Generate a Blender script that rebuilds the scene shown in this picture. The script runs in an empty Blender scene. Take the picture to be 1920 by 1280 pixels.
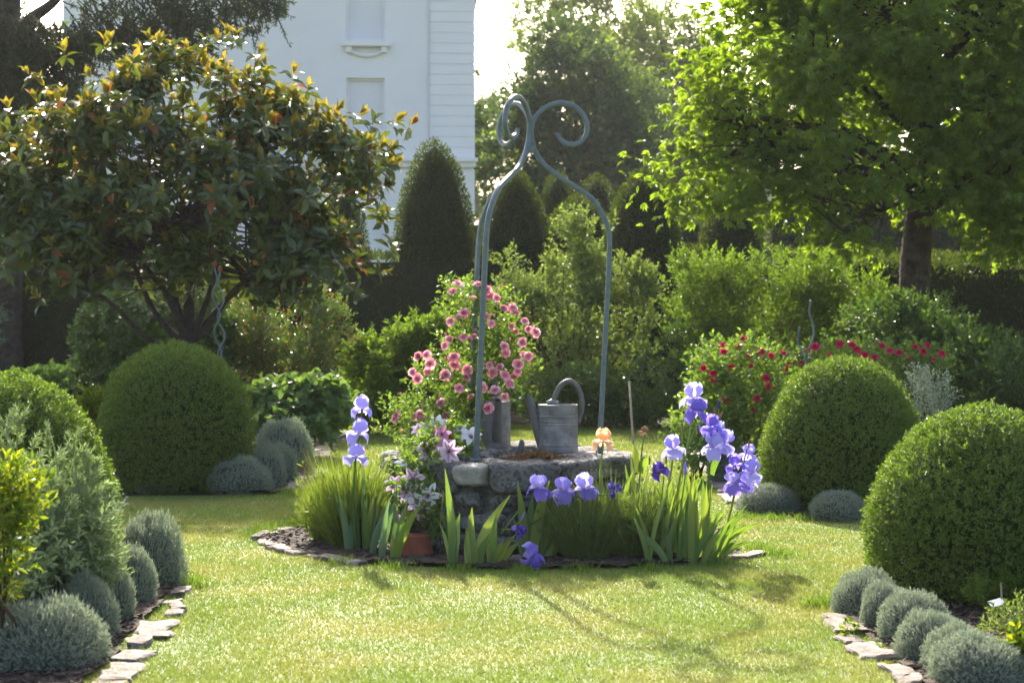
import bpy, bmesh, math, random
import numpy as np
from mathutils import Vector, Matrix, noise as mnoise

# ------------------------------------------------------------------ camera, light, exposure
SC = bpy.context.scene
COL = SC.collection
CAMZ, FPX, HOR = 1.45, 3200.0, 595.0        # eye height, focal length in photo pixels, horizon row

cam = bpy.data.cameras.new("camera")
cam.sensor_width = 36.0
cam.lens = FPX * 36.0 / 1920.0
cam.shift_y = -(640.0 - HOR) / 1920.0
cam.clip_start, cam.clip_end = 0.1, 2000.0
cam.dof.use_dof = True
cam.dof.focus_distance = 10.7
cam.dof.aperture_fstop = 4.2
cam_ob = bpy.data.objects.new("camera", cam)
cam_ob.location = (0, 0, CAMZ)
cam_ob.rotation_euler = (math.radians(90), 0, 0)
COL.objects.link(cam_ob)
SC.camera = cam_ob

SUN_EL, SUN_AZ = math.radians(33.5), math.radians(-10.5)   # azimuth from +Y, towards +X
world = bpy.data.worlds.new("World")
SC.world = world
world.use_nodes = True
wn = world.node_tree.nodes
sky = wn.new("ShaderNodeTexSky")
sky.sky_type = 'NISHITA'
sky.sun_disc = False
sky.sun_elevation = SUN_EL
sky.sun_rotation = SUN_AZ
sky.dust_density = 5.0
sky.ozone_density = 0.6
sky.air_density = 0.9
wn["Background"].inputs[1].default_value = 0.15
world.node_tree.links.new(sky.outputs[0], wn["Background"].inputs[0])

sun = bpy.data.lights.new("sun", 'SUN')
sun.energy = 5.0
sun.angle = math.radians(0.9)
sun.color = (1.0, 0.94, 0.83)
sun_ob = bpy.data.objects.new("sun", sun)
sdir = Vector((math.sin(SUN_AZ) * math.cos(SUN_EL), math.cos(SUN_AZ) * math.cos(SUN_EL), math.sin(SUN_EL)))
sun_ob.rotation_euler = sdir.to_track_quat('Z', 'Y').to_euler()
sun_ob.location = (-10, 30, 30)
COL.objects.link(sun_ob)

SC.view_settings.view_transform = 'Standard'
SC.view_settings.look = 'None'
SC.view_settings.exposure = 1.72
SC.view_settings.gamma = 1.0
SC.render.engine = 'CYCLES'
SC.cycles.max_bounces = 7
SC.cycles.diffuse_bounces = 3
SC.cycles.glossy_bounces = 2
SC.cycles.transmission_bounces = 4
SC.cycles.transparent_max_bounces = 4
SC.cycles.volume_bounces = 0
SC.cycles.sample_clamp_indirect = 6.0
SC.cycles.use_denoising = True

# ------------------------------------------------------------------ helpers
R = np.random.default_rng(7)
random.seed(7)

def G(x, y, z=0.0):
    """photo pixel -> point on the level z"""
    d = (CAMZ - z) * FPX / (y - HOR)
    return np.array([(x - 960.0) / FPX * d, d, z])

def A(x, y, d):
    """photo pixel at distance d"""
    return np.array([(x - 960.0) / FPX * d, d, CAMZ - (y - HOR) * d / FPX])

def gd(y):
    return CAMZ * FPX / (y - HOR)

def unit(v):
    return v / np.maximum(np.linalg.norm(v, axis=-1, keepdims=True), 1e-9)

def rdir(n):
    return unit(R.normal(size=(n, 3)))

_BK = R.normal(size=(14, 3)); _BP = R.uniform(0, 6.28, 14)
def bumps(P, freq):
    """cheap smooth noise, about -1..1"""
    s = np.zeros(len(P))
    for k in range(14):
        s += np.sin(P @ (_BK[k] * freq * (0.6 + 0.12 * k)) + _BP[k])
    return s / 4.5

def fast_mesh(name, V, F, mat=None, smooth=False):
    """V (n,3); F an index array (m,k) or a list of such arrays"""
    if not isinstance(F, (list, tuple)):
        F = [F]
    F = [np.asarray(f, dtype=np.int32) for f in F if len(f)]
    me = bpy.data.meshes.new(name)
    V = np.asarray(V, dtype=np.float32)
    me.vertices.add(len(V))
    me.vertices.foreach_set("co", V.ravel())
    loops = np.concatenate([f.ravel() for f in F])
    counts = np.concatenate([np.full(len(f), f.shape[1], dtype=np.int32) for f in F])
    starts = np.concatenate([[0], np.cumsum(counts)[:-1]]).astype(np.int32)
    me.loops.add(len(loops))
    me.loops.foreach_set("vertex_index", loops)
    me.polygons.add(len(counts))
    me.polygons.foreach_set("loop_start", starts)
    me.polygons.foreach_set("use_smooth", np.full(len(counts), bool(smooth)))
    me.update(calc_edges=True)
    me.validate()
    if mat is not None:
        me.materials.append(mat)
    return me

def join(parts):
    """[(V,[F..])...] -> V,[F..]"""
    Vs, Fs, off = [], {}, 0
    for V, F in parts:
        if not isinstance(F, (list, tuple)):
            F = [F]
        for f in F:
            f = np.asarray(f)
            if len(f):
                Fs.setdefault(f.shape[1], []).append(f + off)
        Vs.append(V); off += len(V)
    return np.concatenate(Vs), [np.concatenate(v) for v in Fs.values()]

def link(name, data, parent=None, M=None):
    o = bpy.data.objects.new(name, data)
    COL.objects.link(o)
    if parent is not None:
        o.parent = parent
    if M is not None:
        o.matrix_local = M
    return o

def tag(o, label=None, cat=None, group=None, kind=None):
    if label: o["label"] = label
    if cat: o["category"] = cat
    if group: o["group"] = group
    if kind: o["kind"] = kind
    return o

def thing(name, label, cat, loc, group=None):
    o = bpy.data.objects.new(name, None)
    o.empty_display_size = 0.1
    o.location = [float(c) for c in loc]
    COL.objects.link(o)
    return tag(o, label, cat, group)

def root_of(o):
    while o.parent is not None:
        o = o.parent
    return o

def part(name, VF, mat, parent, smooth=False, kind=None, label=None):
    """a part whose vertices are given in world space"""
    V, F = VF
    r = root_of(parent)
    o = link(name, fast_mesh(name, V - np.array(r.location), F, mat, smooth), parent)
    return tag(o, label=label, kind=kind)

def solo(name, VF, mat, label, cat, loc, group=None, smooth=False):
    V, F = VF
    o = link(name, fast_mesh(name, V - np.array(loc), F, mat, smooth))
    o.location = [float(c) for c in loc]
    return tag(o, label, cat, group)

def structure(name, VF, mat, parent=None, smooth=False, kind="structure"):
    o = link(name, fast_mesh(name, VF[0], VF[1], mat, smooth), parent)
    return tag(o, kind=kind)

def box(x0, x1, y0, y1, z0, z1):
    V = np.array([[x, y, z] for x in (x0, x1) for y in (y0, y1) for z in (z0, z1)], float)
    F = np.array([[0, 1, 3, 2], [4, 6, 7, 5], [0, 4, 5, 1], [2, 3, 7, 6], [0, 2, 6, 4], [1, 5, 7, 3]])
    return V, [F]

def tube(pts, rad, sides=6, cap=True, squash=None):
    """swept tube along pts (m,3)"""
    pts = np.asarray(pts, float); m = len(pts)
    rad = np.broadcast_to(np.asarray(rad, float), (m,))
    T = unit(np.gradient(pts, axis=0))
    ref = np.array([0, 0, 1.0]) if abs(T[:, 2]).mean() < 0.85 else np.array([1.0, 0, 0])
    N = np.zeros_like(T); n = unit(np.cross(T[0], ref))
    for i in range(m):
        n = n - T[i] * np.dot(n, T[i]); n = n / max(np.linalg.norm(n), 1e-9); N[i] = n
    B = np.cross(T, N)
    a = np.arange(sides) / sides * 2 * math.pi
    V = pts[:, None] + rad[:, None, None] * (np.cos(a)[None, :, None] * N[:, None] + np.sin(a)[None, :, None] * B[:, None])
    V = V.reshape(-1, 3)
    i = np.arange(m - 1)[:, None] * sides; j = np.arange(sides)[None]; k = (j + 1) % sides
    F = np.stack([i + j, i + k, i + sides + k, i + sides + j], -1).reshape(-1, 4)
    Fs = [F]
    if cap:
        V = np.concatenate([V, pts[:1], pts[-1:]])
        c0, c1 = len(V) - 2, len(V) - 1
        jj = np.arange(sides); kk = (jj + 1) % sides; o = (m - 1) * sides
        Fs.append(np.concatenate([np.stack([np.full(sides, c0), kk, jj], -1), np.stack([np.full(sides, c1), o + jj, o + kk], -1)]))
    return V, Fs

def spline(P, n):
    """Catmull-Rom through P"""
    P = np.asarray(P, float)
    Q = np.concatenate([[2 * P[0] - P[1]], P, [2 * P[-1] - P[-2]]])
    t = np.linspace(0, len(P) - 1 - 1e-6, n); i = t.astype(int); u = (t - i)[:, None]
    a, b, c, d = Q[i], Q[i + 1], Q[i + 2], Q[i + 3]
    return 0.5 * (2 * b + (c - a) * u + (2 * a - 5 * b + 4 * c - d) * u ** 2 + (3 * b - a - 3 * c + d) * u ** 3)

def lathe(prof, n=32, sx=1.0, sy=1.0):
    """prof list of (r,z)"""
    prof = np.asarray(prof, float); m = len(prof)
    a = np.arange(n) / n * 2 * math.pi
    V = np.stack([prof[:, 0][:, None] * np.cos(a) * sx, prof[:, 0][:, None] * np.sin(a) * sy, np.repeat(prof[:, 1][:, None], n, 1)], -1).reshape(-1, 3)
    i = np.arange(m - 1)[:, None] * n; j = np.arange(n)[None]; k = (j + 1) % n
    return V, [np.stack([i + j, i + k, i + n + k, i + n + j], -1).reshape(-1, 4)]

# leaf templates: x along the leaf, y across, z up
LEAF4 = (np.array([[0, 0, 0], [.45, .5, .10], [1, 0, -.06], [.45, -.5, .10]]), np.array([[0, 2, 1], [0, 3, 2]]))
LEAF8 = (np.array([[0, 0, 0], [.28, .40, .07], [.62, .46, .05], [1, 0, -.12], [.62, -.46, .05], [.28, -.40, .07], [.30, 0, .0], [.65, 0, -.02]]),
         np.array([[0, 6, 1], [0, 5, 6], [1, 6, 2], [6, 7, 2], [6, 5, 4], [6, 4, 7], [2, 7, 3], [7, 4, 3]]))
NEEDLE = (np.array([[0, .5, 0], [0, -.5, 0], [1, 0, 0]]), np.array([[0, 1, 2]]))

def stamp(T, P, D, U, L, W):
    """place template T at P, x axis D, up about U, length L, width W"""
    TV, TF = T
    n = len(P)
    L = np.broadcast_to(np.asarray(L, float), (n,)); W = np.broadcast_to(np.asarray(W, float), (n,))
    D = unit(D); S = unit(np.cross(U, D)); N = np.cross(D, S)
    V = (P[:, None] + (TV[None, :, 0:1] * L[:, None, None]) * D[:, None] + (TV[None, :, 1:2] * W[:, None, None]) * S[:, None]
         + (TV[None, :, 2:3] * L[:, None, None]) * N[:, None])
    F = TF[None] + (np.arange(n) * len(TV))[:, None, None]
    return V.reshape(-1, 3), [F.reshape(-1, TF.shape[1])]

def shoots(P, Ax, length, k, L, W, spread=1.0, T=LEAF4, jit=.35):
    """leafy shoots: k leaves in a spiral along each axis"""
    n = len(P); Ax = unit(Ax)
    length = np.broadcast_to(np.asarray(length, float), (n,))
    e1 = unit(np.cross(Ax, np.array([.3, .5, .8]))); e2 = np.cross(Ax, e1)
    t = (np.arange(k) + .6) / k
    ph = np.arange(k) * 2.4 + R.uniform(0, 6.28, (n, 1))
    rad = np.cos(ph)[..., None] * e1[:, None] + np.sin(ph)[..., None] * e2[:, None]
    sp = spread * (1.15 - .65 * t)[None, :, None]
    D = Ax[:, None] * np.cos(sp) + rad * np.sin(sp) + R.normal(size=(n, k, 3)) * jit * .5
    U = Ax[:, None] - rad * .2 + R.normal(size=(n, k, 3)) * jit
    Q = P[:, None] + Ax[:, None] * (t[None, :, None] * length[:, None, None])
    m = n * k
    s = R.uniform(.7, 1.15, m)
    return stamp(T, Q.reshape(-1, 3), D.reshape(-1, 3), U.reshape(-1, 3), L * s, W * s)

def blades(P, tipv, W, bend, seg=4, side=None):
    """tapering blades from P to P+tipv, arching by bend (n,3) in the middle"""
    n = len(P); W = np.broadcast_to(np.asarray(W, float), (n,))
    t = np.linspace(0, 1, seg + 1)
    C = P[:, None] + tipv[:, None] * t[None, :, None] + bend[:, None] * (4 * t * (1 - t))[None, :, None]
    if side is None:
        side = unit(np.cross(tipv, R.normal(size=(n, 3))))
    w = (np.minimum(1, .75 + .6 * t) * np.clip((1.02 - t) * 2.2, 0, 1) ** .8)
    off = side[:, None] * (W[:, None] * w[None])[..., None] * .5
    V = np.stack([C - off, C + off], 2).reshape(-1, 3)
    b = (np.arange(n) * (seg + 1) * 2)[:, None, None]
    i = (np.arange(seg) * 2)[None, :, None]
    F = b + i + np.array([0, 1, 3, 2])[None, None]
    return V, [F.reshape(-1, 4)]

# ------------------------------------------------------------------ materials
def new_mat(name):
    m = bpy.data.materials.new(name); m.use_nodes = True
    nt = m.node_tree
    return m, nt, nt.nodes, nt.links, nt.nodes["Principled BSDF"]

def ramp(n, cols, pos=None):
    r = n.new("ShaderNodeValToRGB"); e = r.color_ramp.elements
    while len(e) < len(cols): e.new(.5)
    for i, c in enumerate(cols):
        e[i].position = pos[i] if pos else i / max(1, len(cols) - 1)
        e[i].color = (*c, 1)
    return r

def foliage(name, cols, trans=.4, tmul=(1.35, 1.5, .55), rough=.5, spec=.35, patch=None, pos=None):
    """leaf: colour by leaf, light passing through"""
    m, nt, n, l, b = new_mat(name)
    g = n.new("ShaderNodeNewGeometry"); oi = n.new("ShaderNodeObjectInfo")
    ad = n.new("ShaderNodeMath"); ad.operation = 'ADD'
    fr = n.new("ShaderNodeMath"); fr.operation = 'FRACT'
    l.new(g.outputs["Random Per Island"], ad.inputs[0]); l.new(oi.outputs["Random"], ad.inputs[1]); l.new(ad.outputs[0], fr.inputs[0])
    r = ramp(n, cols, pos); l.new(fr.outputs[0], r.inputs[0])
    c = r.outputs[0]
    if patch:
        col, scale, amt = patch
        tc = n.new("ShaderNodeTexCoord"); nz = n.new("ShaderNodeTexNoise"); nz.inputs["Scale"].default_value = scale; nz.inputs["Detail"].default_value = 4
        l.new(tc.outputs["Object"], nz.inputs["Vector"])
        pr = ramp(n, [(0, 0, 0), (amt, amt, amt)], [.42, .62]); l.new(nz.outputs[0], pr.inputs[0])
        mx = n.new("ShaderNodeMix"); mx.data_type = 'RGBA'
        l.new(pr.outputs[0], mx.inputs[0]); l.new(c, mx.inputs[6]); mx.inputs[7].default_value = (*col, 1)
        c = mx.outputs[2]
    l.new(c, b.inputs["Base Color"])
    b.inputs["Roughness"].default_value = rough
    b.inputs["Specular IOR Level"].default_value = spec
    mu = n.new("ShaderNodeMix"); mu.data_type = 'RGBA'; mu.blend_type = 'MULTIPLY'; mu.clamp_result = False
    mu.inputs[0].default_value = 1; l.new(c, mu.inputs[6]); mu.inputs[7].default_value = (*tmul, 1)
    t = n.new("ShaderNodeBsdfTranslucent"); l.new(mu.outputs[2], t.inputs[0])
    ms = n.new("ShaderNodeMixShader"); ms.inputs[0].default_value = trans
    l.new(b.outputs[0], ms.inputs[1]); l.new(t.outputs[0], ms.inputs[2])
    l.new(ms.outputs[0], n["Material Output"].inputs[0])
    return m

def solid(name, cols, scale=6.0, rough=.8, spec=.3, bump=.3, bscale=40.0, metal=0.0, detail=6, pos=None, rand=0.0, bdist=.02):
    """matter with a noise-mixed colour and a fine relief"""
    m, nt, n, l, b = new_mat(name)
    tc = n.new("ShaderNodeTexCoord")
    nz = n.new("ShaderNodeTexNoise"); nz.inputs["Scale"].default_value = scale; nz.inputs["Detail"].default_value = detail; nz.inputs["Roughness"].default_value = .6
    l.new(tc.outputs["Object"], nz.inputs["Vector"])
    r = ramp(n, cols, pos or list(np.linspace(.32, .68, len(cols)))); l.new(nz.outputs[0], r.inputs[0])
    c = r.outputs[0]
    if rand:
        oi = n.new("ShaderNodeObjectInfo"); hs = n.new("ShaderNodeHueSaturation")
        mr = n.new("ShaderNodeMapRange"); mr.inputs[3].default_value = 1 - rand; mr.inputs[4].default_value = 1 + rand
        l.new(oi.outputs["Random"], mr.inputs[0]); l.new(mr.outputs[0], hs.inputs["Value"]); l.new(c, hs.inputs["Color"]); c = hs.outputs[0]
    l.new(c, b.inputs["Base Color"])
    b.inputs["Roughness"].default_value = rough; b.inputs["Specular IOR Level"].default_value = spec; b.inputs["Metallic"].default_value = metal
    if bump:
        n2 = n.new("ShaderNodeTexNoise"); n2.inputs["Scale"].default_value = bscale; n2.inputs["Detail"].default_value = 5
        l.new(tc.outputs["Object"], n2.inputs["Vector"])
        bp = n.new("ShaderNodeBump"); bp.inputs["Strength"].default_value = bump; bp.inputs["Distance"].default_value = bdist
        l.new(n2.outputs[0], bp.inputs["Height"]); l.new(bp.outputs[0], b.inputs["Normal"])
    return m

M = {}
M["lawn"] = solid("lawn_soil", [(.11, .145, .04), (.15, .18, .055), (.19, .19, .07)], scale=1.7, bump=.6, bscale=60)
M["grass"] = foliage("grass_blade", [(.125, .195, .045), (.16, .225, .056), (.185, .24, .064), (.21, .252, .076)], trans=.38, tmul=(1.2, 1.2, .7), rough=.75, spec=.08,
                     patch=((.265, .255, .09), 1.7, .65))
M["grass_green"] = foliage("long_grass_blade", [(.075, .13, .022), (.11, .17, .03), (.15, .20, .045)], trans=.4, rough=.6, spec=.2)
M["soil"] = solid("soil", [(.022, .015, .011), (.05, .034, .025), (.085, .06, .045)], scale=14, rough=.95, bump=.9, bscale=70)
M["clod"] = solid("soil_clod", [(.03, .02, .015), (.075, .05, .036), (.13, .095, .07)], scale=9, rough=.95, bump=.5, bscale=80)
M["edge_stone"] = solid("edging_stone", [(.095, .075, .062), (.17, .138, .12), (.24, .20, .178)], scale=12, rough=.9, bump=.5, bscale=50, rand=.18)
M["well_stone"] = solid("well_stone", [(.04, .037, .033), (.10, .094, .083), (.19, .18, .163), (.075, .07, .062), (.27, .26, .235)], scale=16, rough=.95, bump=.9, bscale=45, rand=.25, detail=9)
M["pale_stone"] = solid("pale_stone", [(.22, .205, .17), (.36, .335, .285)], scale=16, rough=.9, bump=.6, bscale=50)
M["mortar"] = solid("mortar", [(.045, .038, .033), (.095, .083, .073), (.17, .155, .14)], scale=14, rough=.97, bump=1, bscale=50, detail=9)
M["iron"] = solid("painted_iron", [(.085, .05, .032), (.065, .095, .108), (.085, .122, .135), (.10, .135, .148), (.16, .185, .19)], scale=25, pos=[.24, .33, .5, .64, .75], rough=.42, spec=.5, bump=.25, bscale=120, bdist=.004)
M["zinc"] = solid("weathered_zinc", [(.10, .098, .094), (.17, .165, .158), (.26, .25, .235)], scale=11, rough=.6, spec=.5, bump=.2, bscale=60, metal=.35, bdist=.004, detail=9)
M["zinc_dark"] = solid("dark_zinc", [(.075, .07, .068), (.13, .122, .117)], scale=12, rough=.55, spec=.5, bump=.2, bscale=60, metal=.3, bdist=.004)
M["terracotta"] = solid("terracotta", [(.15, .045, .025), (.24, .078, .042)], scale=12, rough=.9, bump=.3)
M["bark"] = solid("bark", [(.025, .02, .015), (.05, .04, .03), (.08, .065, .05)], scale=10, rough=.95, bump=1, bscale=22, bdist=.05)
M["bark_grey"] = solid("grey_bark", [(.03, .026, .022), (.06, .053, .046)], scale=8, rough=.95, bump=1, bscale=20, bdist=.05)
M["twig"] = solid("twig", [(.05, .035, .022), (.09, .065, .04)], scale=20, rough=.9, bump=.4)
M["cane"] = solid("bamboo_cane", [(.20, .16, .10), (.30, .25, .17)], scale=20, rough=.7, bump=.2)
M["white_tag"] = solid("white_plastic", [(.74, .74, .73), (.82, .82, .81)], scale=10, rough=.5, bump=0)
M["wall"] = solid("painted_render", [(.70, .67, .675), (.735, .705, .71), (.76, .73, .73)], scale=.5, rough=.9, bump=.15, bscale=8)
M["wall_trim"] = solid("painted_trim", [(.73, .70, .705), (.77, .74, .74)], scale=.9, rough=.85, bump=.1, bscale=10)
M["panel"] = solid("blind_panel", [(.67, .645, .66), (.72, .69, .70)], scale=1.5, rough=.8, bump=.1)
M["roof"] = solid("slate_roof", [(.06, .065, .075), (.11, .115, .125)], scale=5, rough=.7, bump=.4)
M["moss"] = solid("dry_moss", [(.16, .075, .03), (.26, .14, .06)], scale=30, rough=.95, bump=.6)

M["box"] = foliage("box_leaf", [(.055, .095, .016), (.085, .135, .024), (.125, .175, .034), (.18, .22, .05)], trans=.32, rough=.5, spec=.25, patch=((.12, .18, .035), 4.5, .55))
M["yew"] = foliage("yew_leaf", [(.015, .030, .008), (.023, .042, .011), (.034, .055, .014), (.055, .070, .018)], trans=.40, tmul=(2.1, 1.9, .5), rough=.55, spec=.3)
M["santolina"] = foliage("santolina_leaf", [(.15, .185, .14), (.21, .25, .19), (.28, .32, .25), (.38, .41, .34)], trans=.25, tmul=(1.1, 1.15, .85), rough=.8, spec=.15)
M["artemisia"] = foliage("artemisia_leaf", [(.16, .215, .115), (.22, .275, .155), (.29, .345, .205)], trans=.35, tmul=(1.2, 1.3, .7), rough=.65, spec=.25)
M["yellow_green"] = foliage("yellow_green_leaf", [(.05, .095, .014), (.09, .15, .018), (.16, .21, .02), (.25, .27, .025)], trans=.5, tmul=(1.4, 1.35, .4), rough=.45)
M["mag"] = foliage("magnolia_leaf", [(.038, .058, .018), (.058, .082, .024), (.08, .105, .03)], trans=.24, tmul=(1.9, 1.8, .45), rough=.26, spec=.5)
M["mag_young"] = foliage("young_magnolia_leaf", [(.10, .112, .02), (.15, .15, .022), (.205, .185, .025), (.26, .20, .03)], trans=.45, tmul=(1.45, 1.25, .4), rough=.28, spec=.6)
M["mag_old"] = foliage("old_magnolia_leaf", [(.11, .045, .016), (.19, .07, .02), (.25, .11, .028)], trans=.4, tmul=(1.5, 1.1, .5), rough=.4, spec=.4)
M["chestnut"] = foliage("tree_leaf", [(.075, .13, .028), (.105, .175, .034), (.15, .22, .042)], trans=.60, tmul=(2.0, 1.85, .4), rough=.4, spec=.45)
M["shrub"] = foliage("shrub_leaf", [(.06, .10, .02), (.09, .14, .026), (.13, .185, .036)], trans=.45, tmul=(1.4, 1.5, .5), rough=.5, spec=.2)
M["shrub_pale"] = foliage("pale_shrub_leaf", [(.085, .125, .04), (.12, .165, .052), (.175, .21, .08)], trans=.42, tmul=(1.35, 1.4, .55), rough=.5, spec=.22)
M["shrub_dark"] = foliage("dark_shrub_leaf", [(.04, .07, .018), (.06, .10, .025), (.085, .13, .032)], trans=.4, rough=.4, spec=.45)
M["shrub_red"] = foliage("reddish_shrub_leaf", [(.05, .085, .025), (.08, .12, .032), (.11, .14, .04), (.24, .10, .045)], trans=.4, rough=.32, spec=.6, pos=[0, .45, .86, .94])
M["hydrangea"] = foliage("broad_leaf", [(.075, .13, .04), (.105, .165, .052), (.14, .20, .07)], trans=.38, rough=.5, spec=.22)
M["rose_leaf"] = foliage("rose_leaf", [(.07, .12, .028), (.11, .165, .038), (.18, .225, .05)], trans=.45, rough=.45, spec=.28)
M["ivy"] = foliage("ivy_leaf", [(.03, .06, .013), (.045, .085, .018), (.065, .11, .024)], trans=.38, rough=.35, spec=.5)
M["cedar"] = foliage("cedar_needle", [(.03, .045, .022), (.045, .06, .03), (.065, .08, .04)], trans=.2, rough=.6, spec=.3)
M["conifer_blue"] = foliage("grey_conifer", [(.08, .12, .09), (.12, .17, .13)], trans=.3, rough=.6)
M["far_dense"] = foliage("dense_tree_leaf", [(.035, .062, .028), (.055, .085, .036), (.085, .115, .045)], trans=.38, rough=.5)
M["far_light"] = foliage("airy_tree_leaf", [(.09, .125, .03), (.13, .165, .04), (.18, .21, .055)], trans=.5, rough=.5)
M["far_grey"] = foliage("far_tree_leaf", [(.07, .10, .045), (.11, .14, .06)], trans=.45, rough=.5)
M["iris_leaf"] = foliage("iris_leaf", [(.085, .15, .04), (.12, .19, .05), (.16, .23, .055), (.21, .25, .06)], trans=.4, tmul=(1.45, 1.5, .45), rough=.4, spec=.4)
M["iris_leaf_blue"] = foliage("bluish_iris_leaf", [(.11, .18, .09), (.15, .22, .12)], trans=.35, tmul=(1.2, 1.4, .6), rough=.5, spec=.35)
M["clump_leaf"] = foliage("clump_stalk", [(.10, .15, .03), (.15, .20, .045), (.22, .26, .07)], trans=.45, tmul=(1.35, 1.4, .55), rough=.5)
M["dark_clump"] = foliage("dark_clump_stalk", [(.10, .145, .045), (.14, .185, .06), (.20, .24, .09)], trans=.4, rough=.5)
M["iris_lav"] = foliage("lavender_petal", [(.33, .29, .70), (.40, .365, .77), (.49, .455, .82)], trans=.5, tmul=(1.05, 1.0, 1.1), rough=.6, spec=.15, patch=((.66, .61, .88), 55, .4))
M["iris_vio"] = foliage("violet_petal", [(.15, .095, .50), (.22, .155, .62), (.30, .235, .72)], trans=.5, tmul=(1.05, 1.0, 1.1), rough=.6, spec=.15, patch=((.46, .39, .80), 55, .45))
M["iris_deep"] = foliage("deep_violet_petal", [(.06, .03, .26), (.10, .06, .36)], trans=.4, tmul=(1.1, 1.0, 1.1), rough=.6, spec=.15)
M["iris_apricot"] = foliage("apricot_petal", [(.74, .49, .30), (.80, .57, .38)], trans=.5, tmul=(1.05, .95, .8), rough=.6, spec=.15)
M["withered"] = foliage("withered_petal", [(.20, .13, .075), (.32, .22, .14)], trans=.3, tmul=(1.1, 1, .8), rough=.8, spec=.1)
M["beard"] = solid("beard", [(.55, .35, .06), (.65, .45, .12)], rough=.8, bump=0)
M["pink"] = foliage("pink_rose_petal", [(.76, .27, .34), (.80, .38, .45), (.84, .52, .57), (.88, .72, .74)], trans=.35, tmul=(1.1, .85, .85), rough=.6, spec=.15, pos=[0, .4, .75, 1])
M["crimson"] = foliage("crimson_rose_petal", [(.45, .012, .06), (.60, .025, .11), (.68, .06, .17)], trans=.35, tmul=(1.1, .9, .9), rough=.6, spec=.15)
M["clem"] = foliage("pale_clematis_petal", [(.66, .50, .66), (.72, .60, .72), (.78, .72, .80)], trans=.35, tmul=(1, .95, 1), rough=.6, spec=.15)
M["clem_bar"] = foliage("rosy_clematis_bar", [(.56, .22, .40), (.62, .30, .46)], trans=.35, tmul=(1, .95, 1), rough=.6, spec=.15)
M["clem_white"] = foliage("white_clematis_petal", [(.80, .78, .82), (.84, .83, .86)], trans=.35, tmul=(1, 1, 1), rough=.6, spec=.15)
M["clem_eye"] = solid("clematis_eye", [(.20, .05, .10), (.30, .09, .14)], rough=.8, bump=0)
# ------------------------------------------------------------------ ground and beds
def inside(P, poly):
    x, y = P[:, 0], P[:, 1]; r = np.zeros(len(P), bool); q = np.asarray(poly); m = len(q)
    for i in range(m):
        (x1, y1), (x2, y2) = q[i], q[(i + 1) % m]
        if y1 == y2: continue
        c = ((y1 > y) != (y2 > y)) & (x < (x2 - x1) * (y - y1) / (y2 - y1) + x1)
        r ^= c
    return r

def g2(x, y):
    p = G(x, y); return (p[0], p[1])

BEDS = {
    "centre": [g2(485, 1012), g2(520, 1027), g2(575, 1041), g2(650, 1053), g2(760, 1062), g2(900, 1068), g2(1050, 1069), g2(1180, 1066),
               g2(1300, 1058), g2(1380, 1047), (1.42, 10.7), (1.40, 11.6), (1.1, 12.3), (.4, 12.75), (-.5, 12.75), (-1.2, 12.3), g2(590, 988)],
    "near_west": [(-1.80, 9.12), (-1.75, 8.0), (-1.69, 6.77), (-1.62, 4.0), (-7, 4.0), (-7, 9.7), (-2.6, 9.45), (-2.1, 9.35)],
    "near_east": [(1.62, 8.50), (1.63, 7.6), (1.62, 6.6), (1.60, 4.0), (7, 4.0), (7, 8.95), (2.2, 8.85)],
    "far_west": [(-1.95, 13.95), (-1.98, 15.0), (-2.05, 17.8), (-2.3, 21.6), (-2.5, 24), (-6.0, 24), (-6.0, 19.0), (-4.6, 14.2), (-3.6, 13.75)],
    "far_east": [(1.78, 12.55), (1.86, 14.5), (1.95, 17), (2.05, 20), (2.1, 23), (6.6, 23), (5.2, 12.1), (2.8, 12.3)],
    "back": [(-9, 23.4), (-5, 23.0), (-2.5, 22.6), (0, 23.3), (2.2, 22.6), (12, 22.4), (12, 30), (-12, 30), (-12, 26)],
}

ground = structure("lawn", (np.array([[-240, -40, 0], [240, -40, 0], [240, 420, 0], [-240, 420, 0]], float), [np.array([[0, 1, 2, 3]])]), M["lawn"])

def soil_sheet(name, poly, cell):
    q = np.array(poly); x0, y0 = q.min(0); x1, y1 = q.max(0)
    nx, ny = int((x1 - x0) / cell) + 1, int((y1 - y0) / cell) + 1
    X, Y = np.meshgrid(x0 + np.arange(nx + 1) * cell, y0 + np.arange(ny + 1) * cell)
    P = np.stack([X.ravel(), Y.ravel(), np.zeros(X.size)], -1)
    P[:, :2] += R.normal(size=(len(P), 2)) * cell * .15
    P[:, 2] = .022 + .012 * bumps(P, 9) + R.uniform(-.008, .008, len(P))
    P[:, 2] = np.maximum(P[:, 2], .006)
    i = (np.arange(ny)[:, None] * (nx + 1) + np.arange(nx)[None]).ravel()
    F = np.stack([i, i + 1, i + nx + 2, i + nx + 1], -1)
    F = F[inside(P[F].mean(1)[:, :2], poly)]
    used, inv = np.unique(F, return_inverse=True)
    return structure(name, (P[used], [inv.reshape(F.shape)]), M["soil"])

for k, poly in BEDS.items():
    soil_sheet("flower_bed_soil", poly, {"centre": .04, "near_west": .05, "near_east": .05}.get(k, .12))

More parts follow.
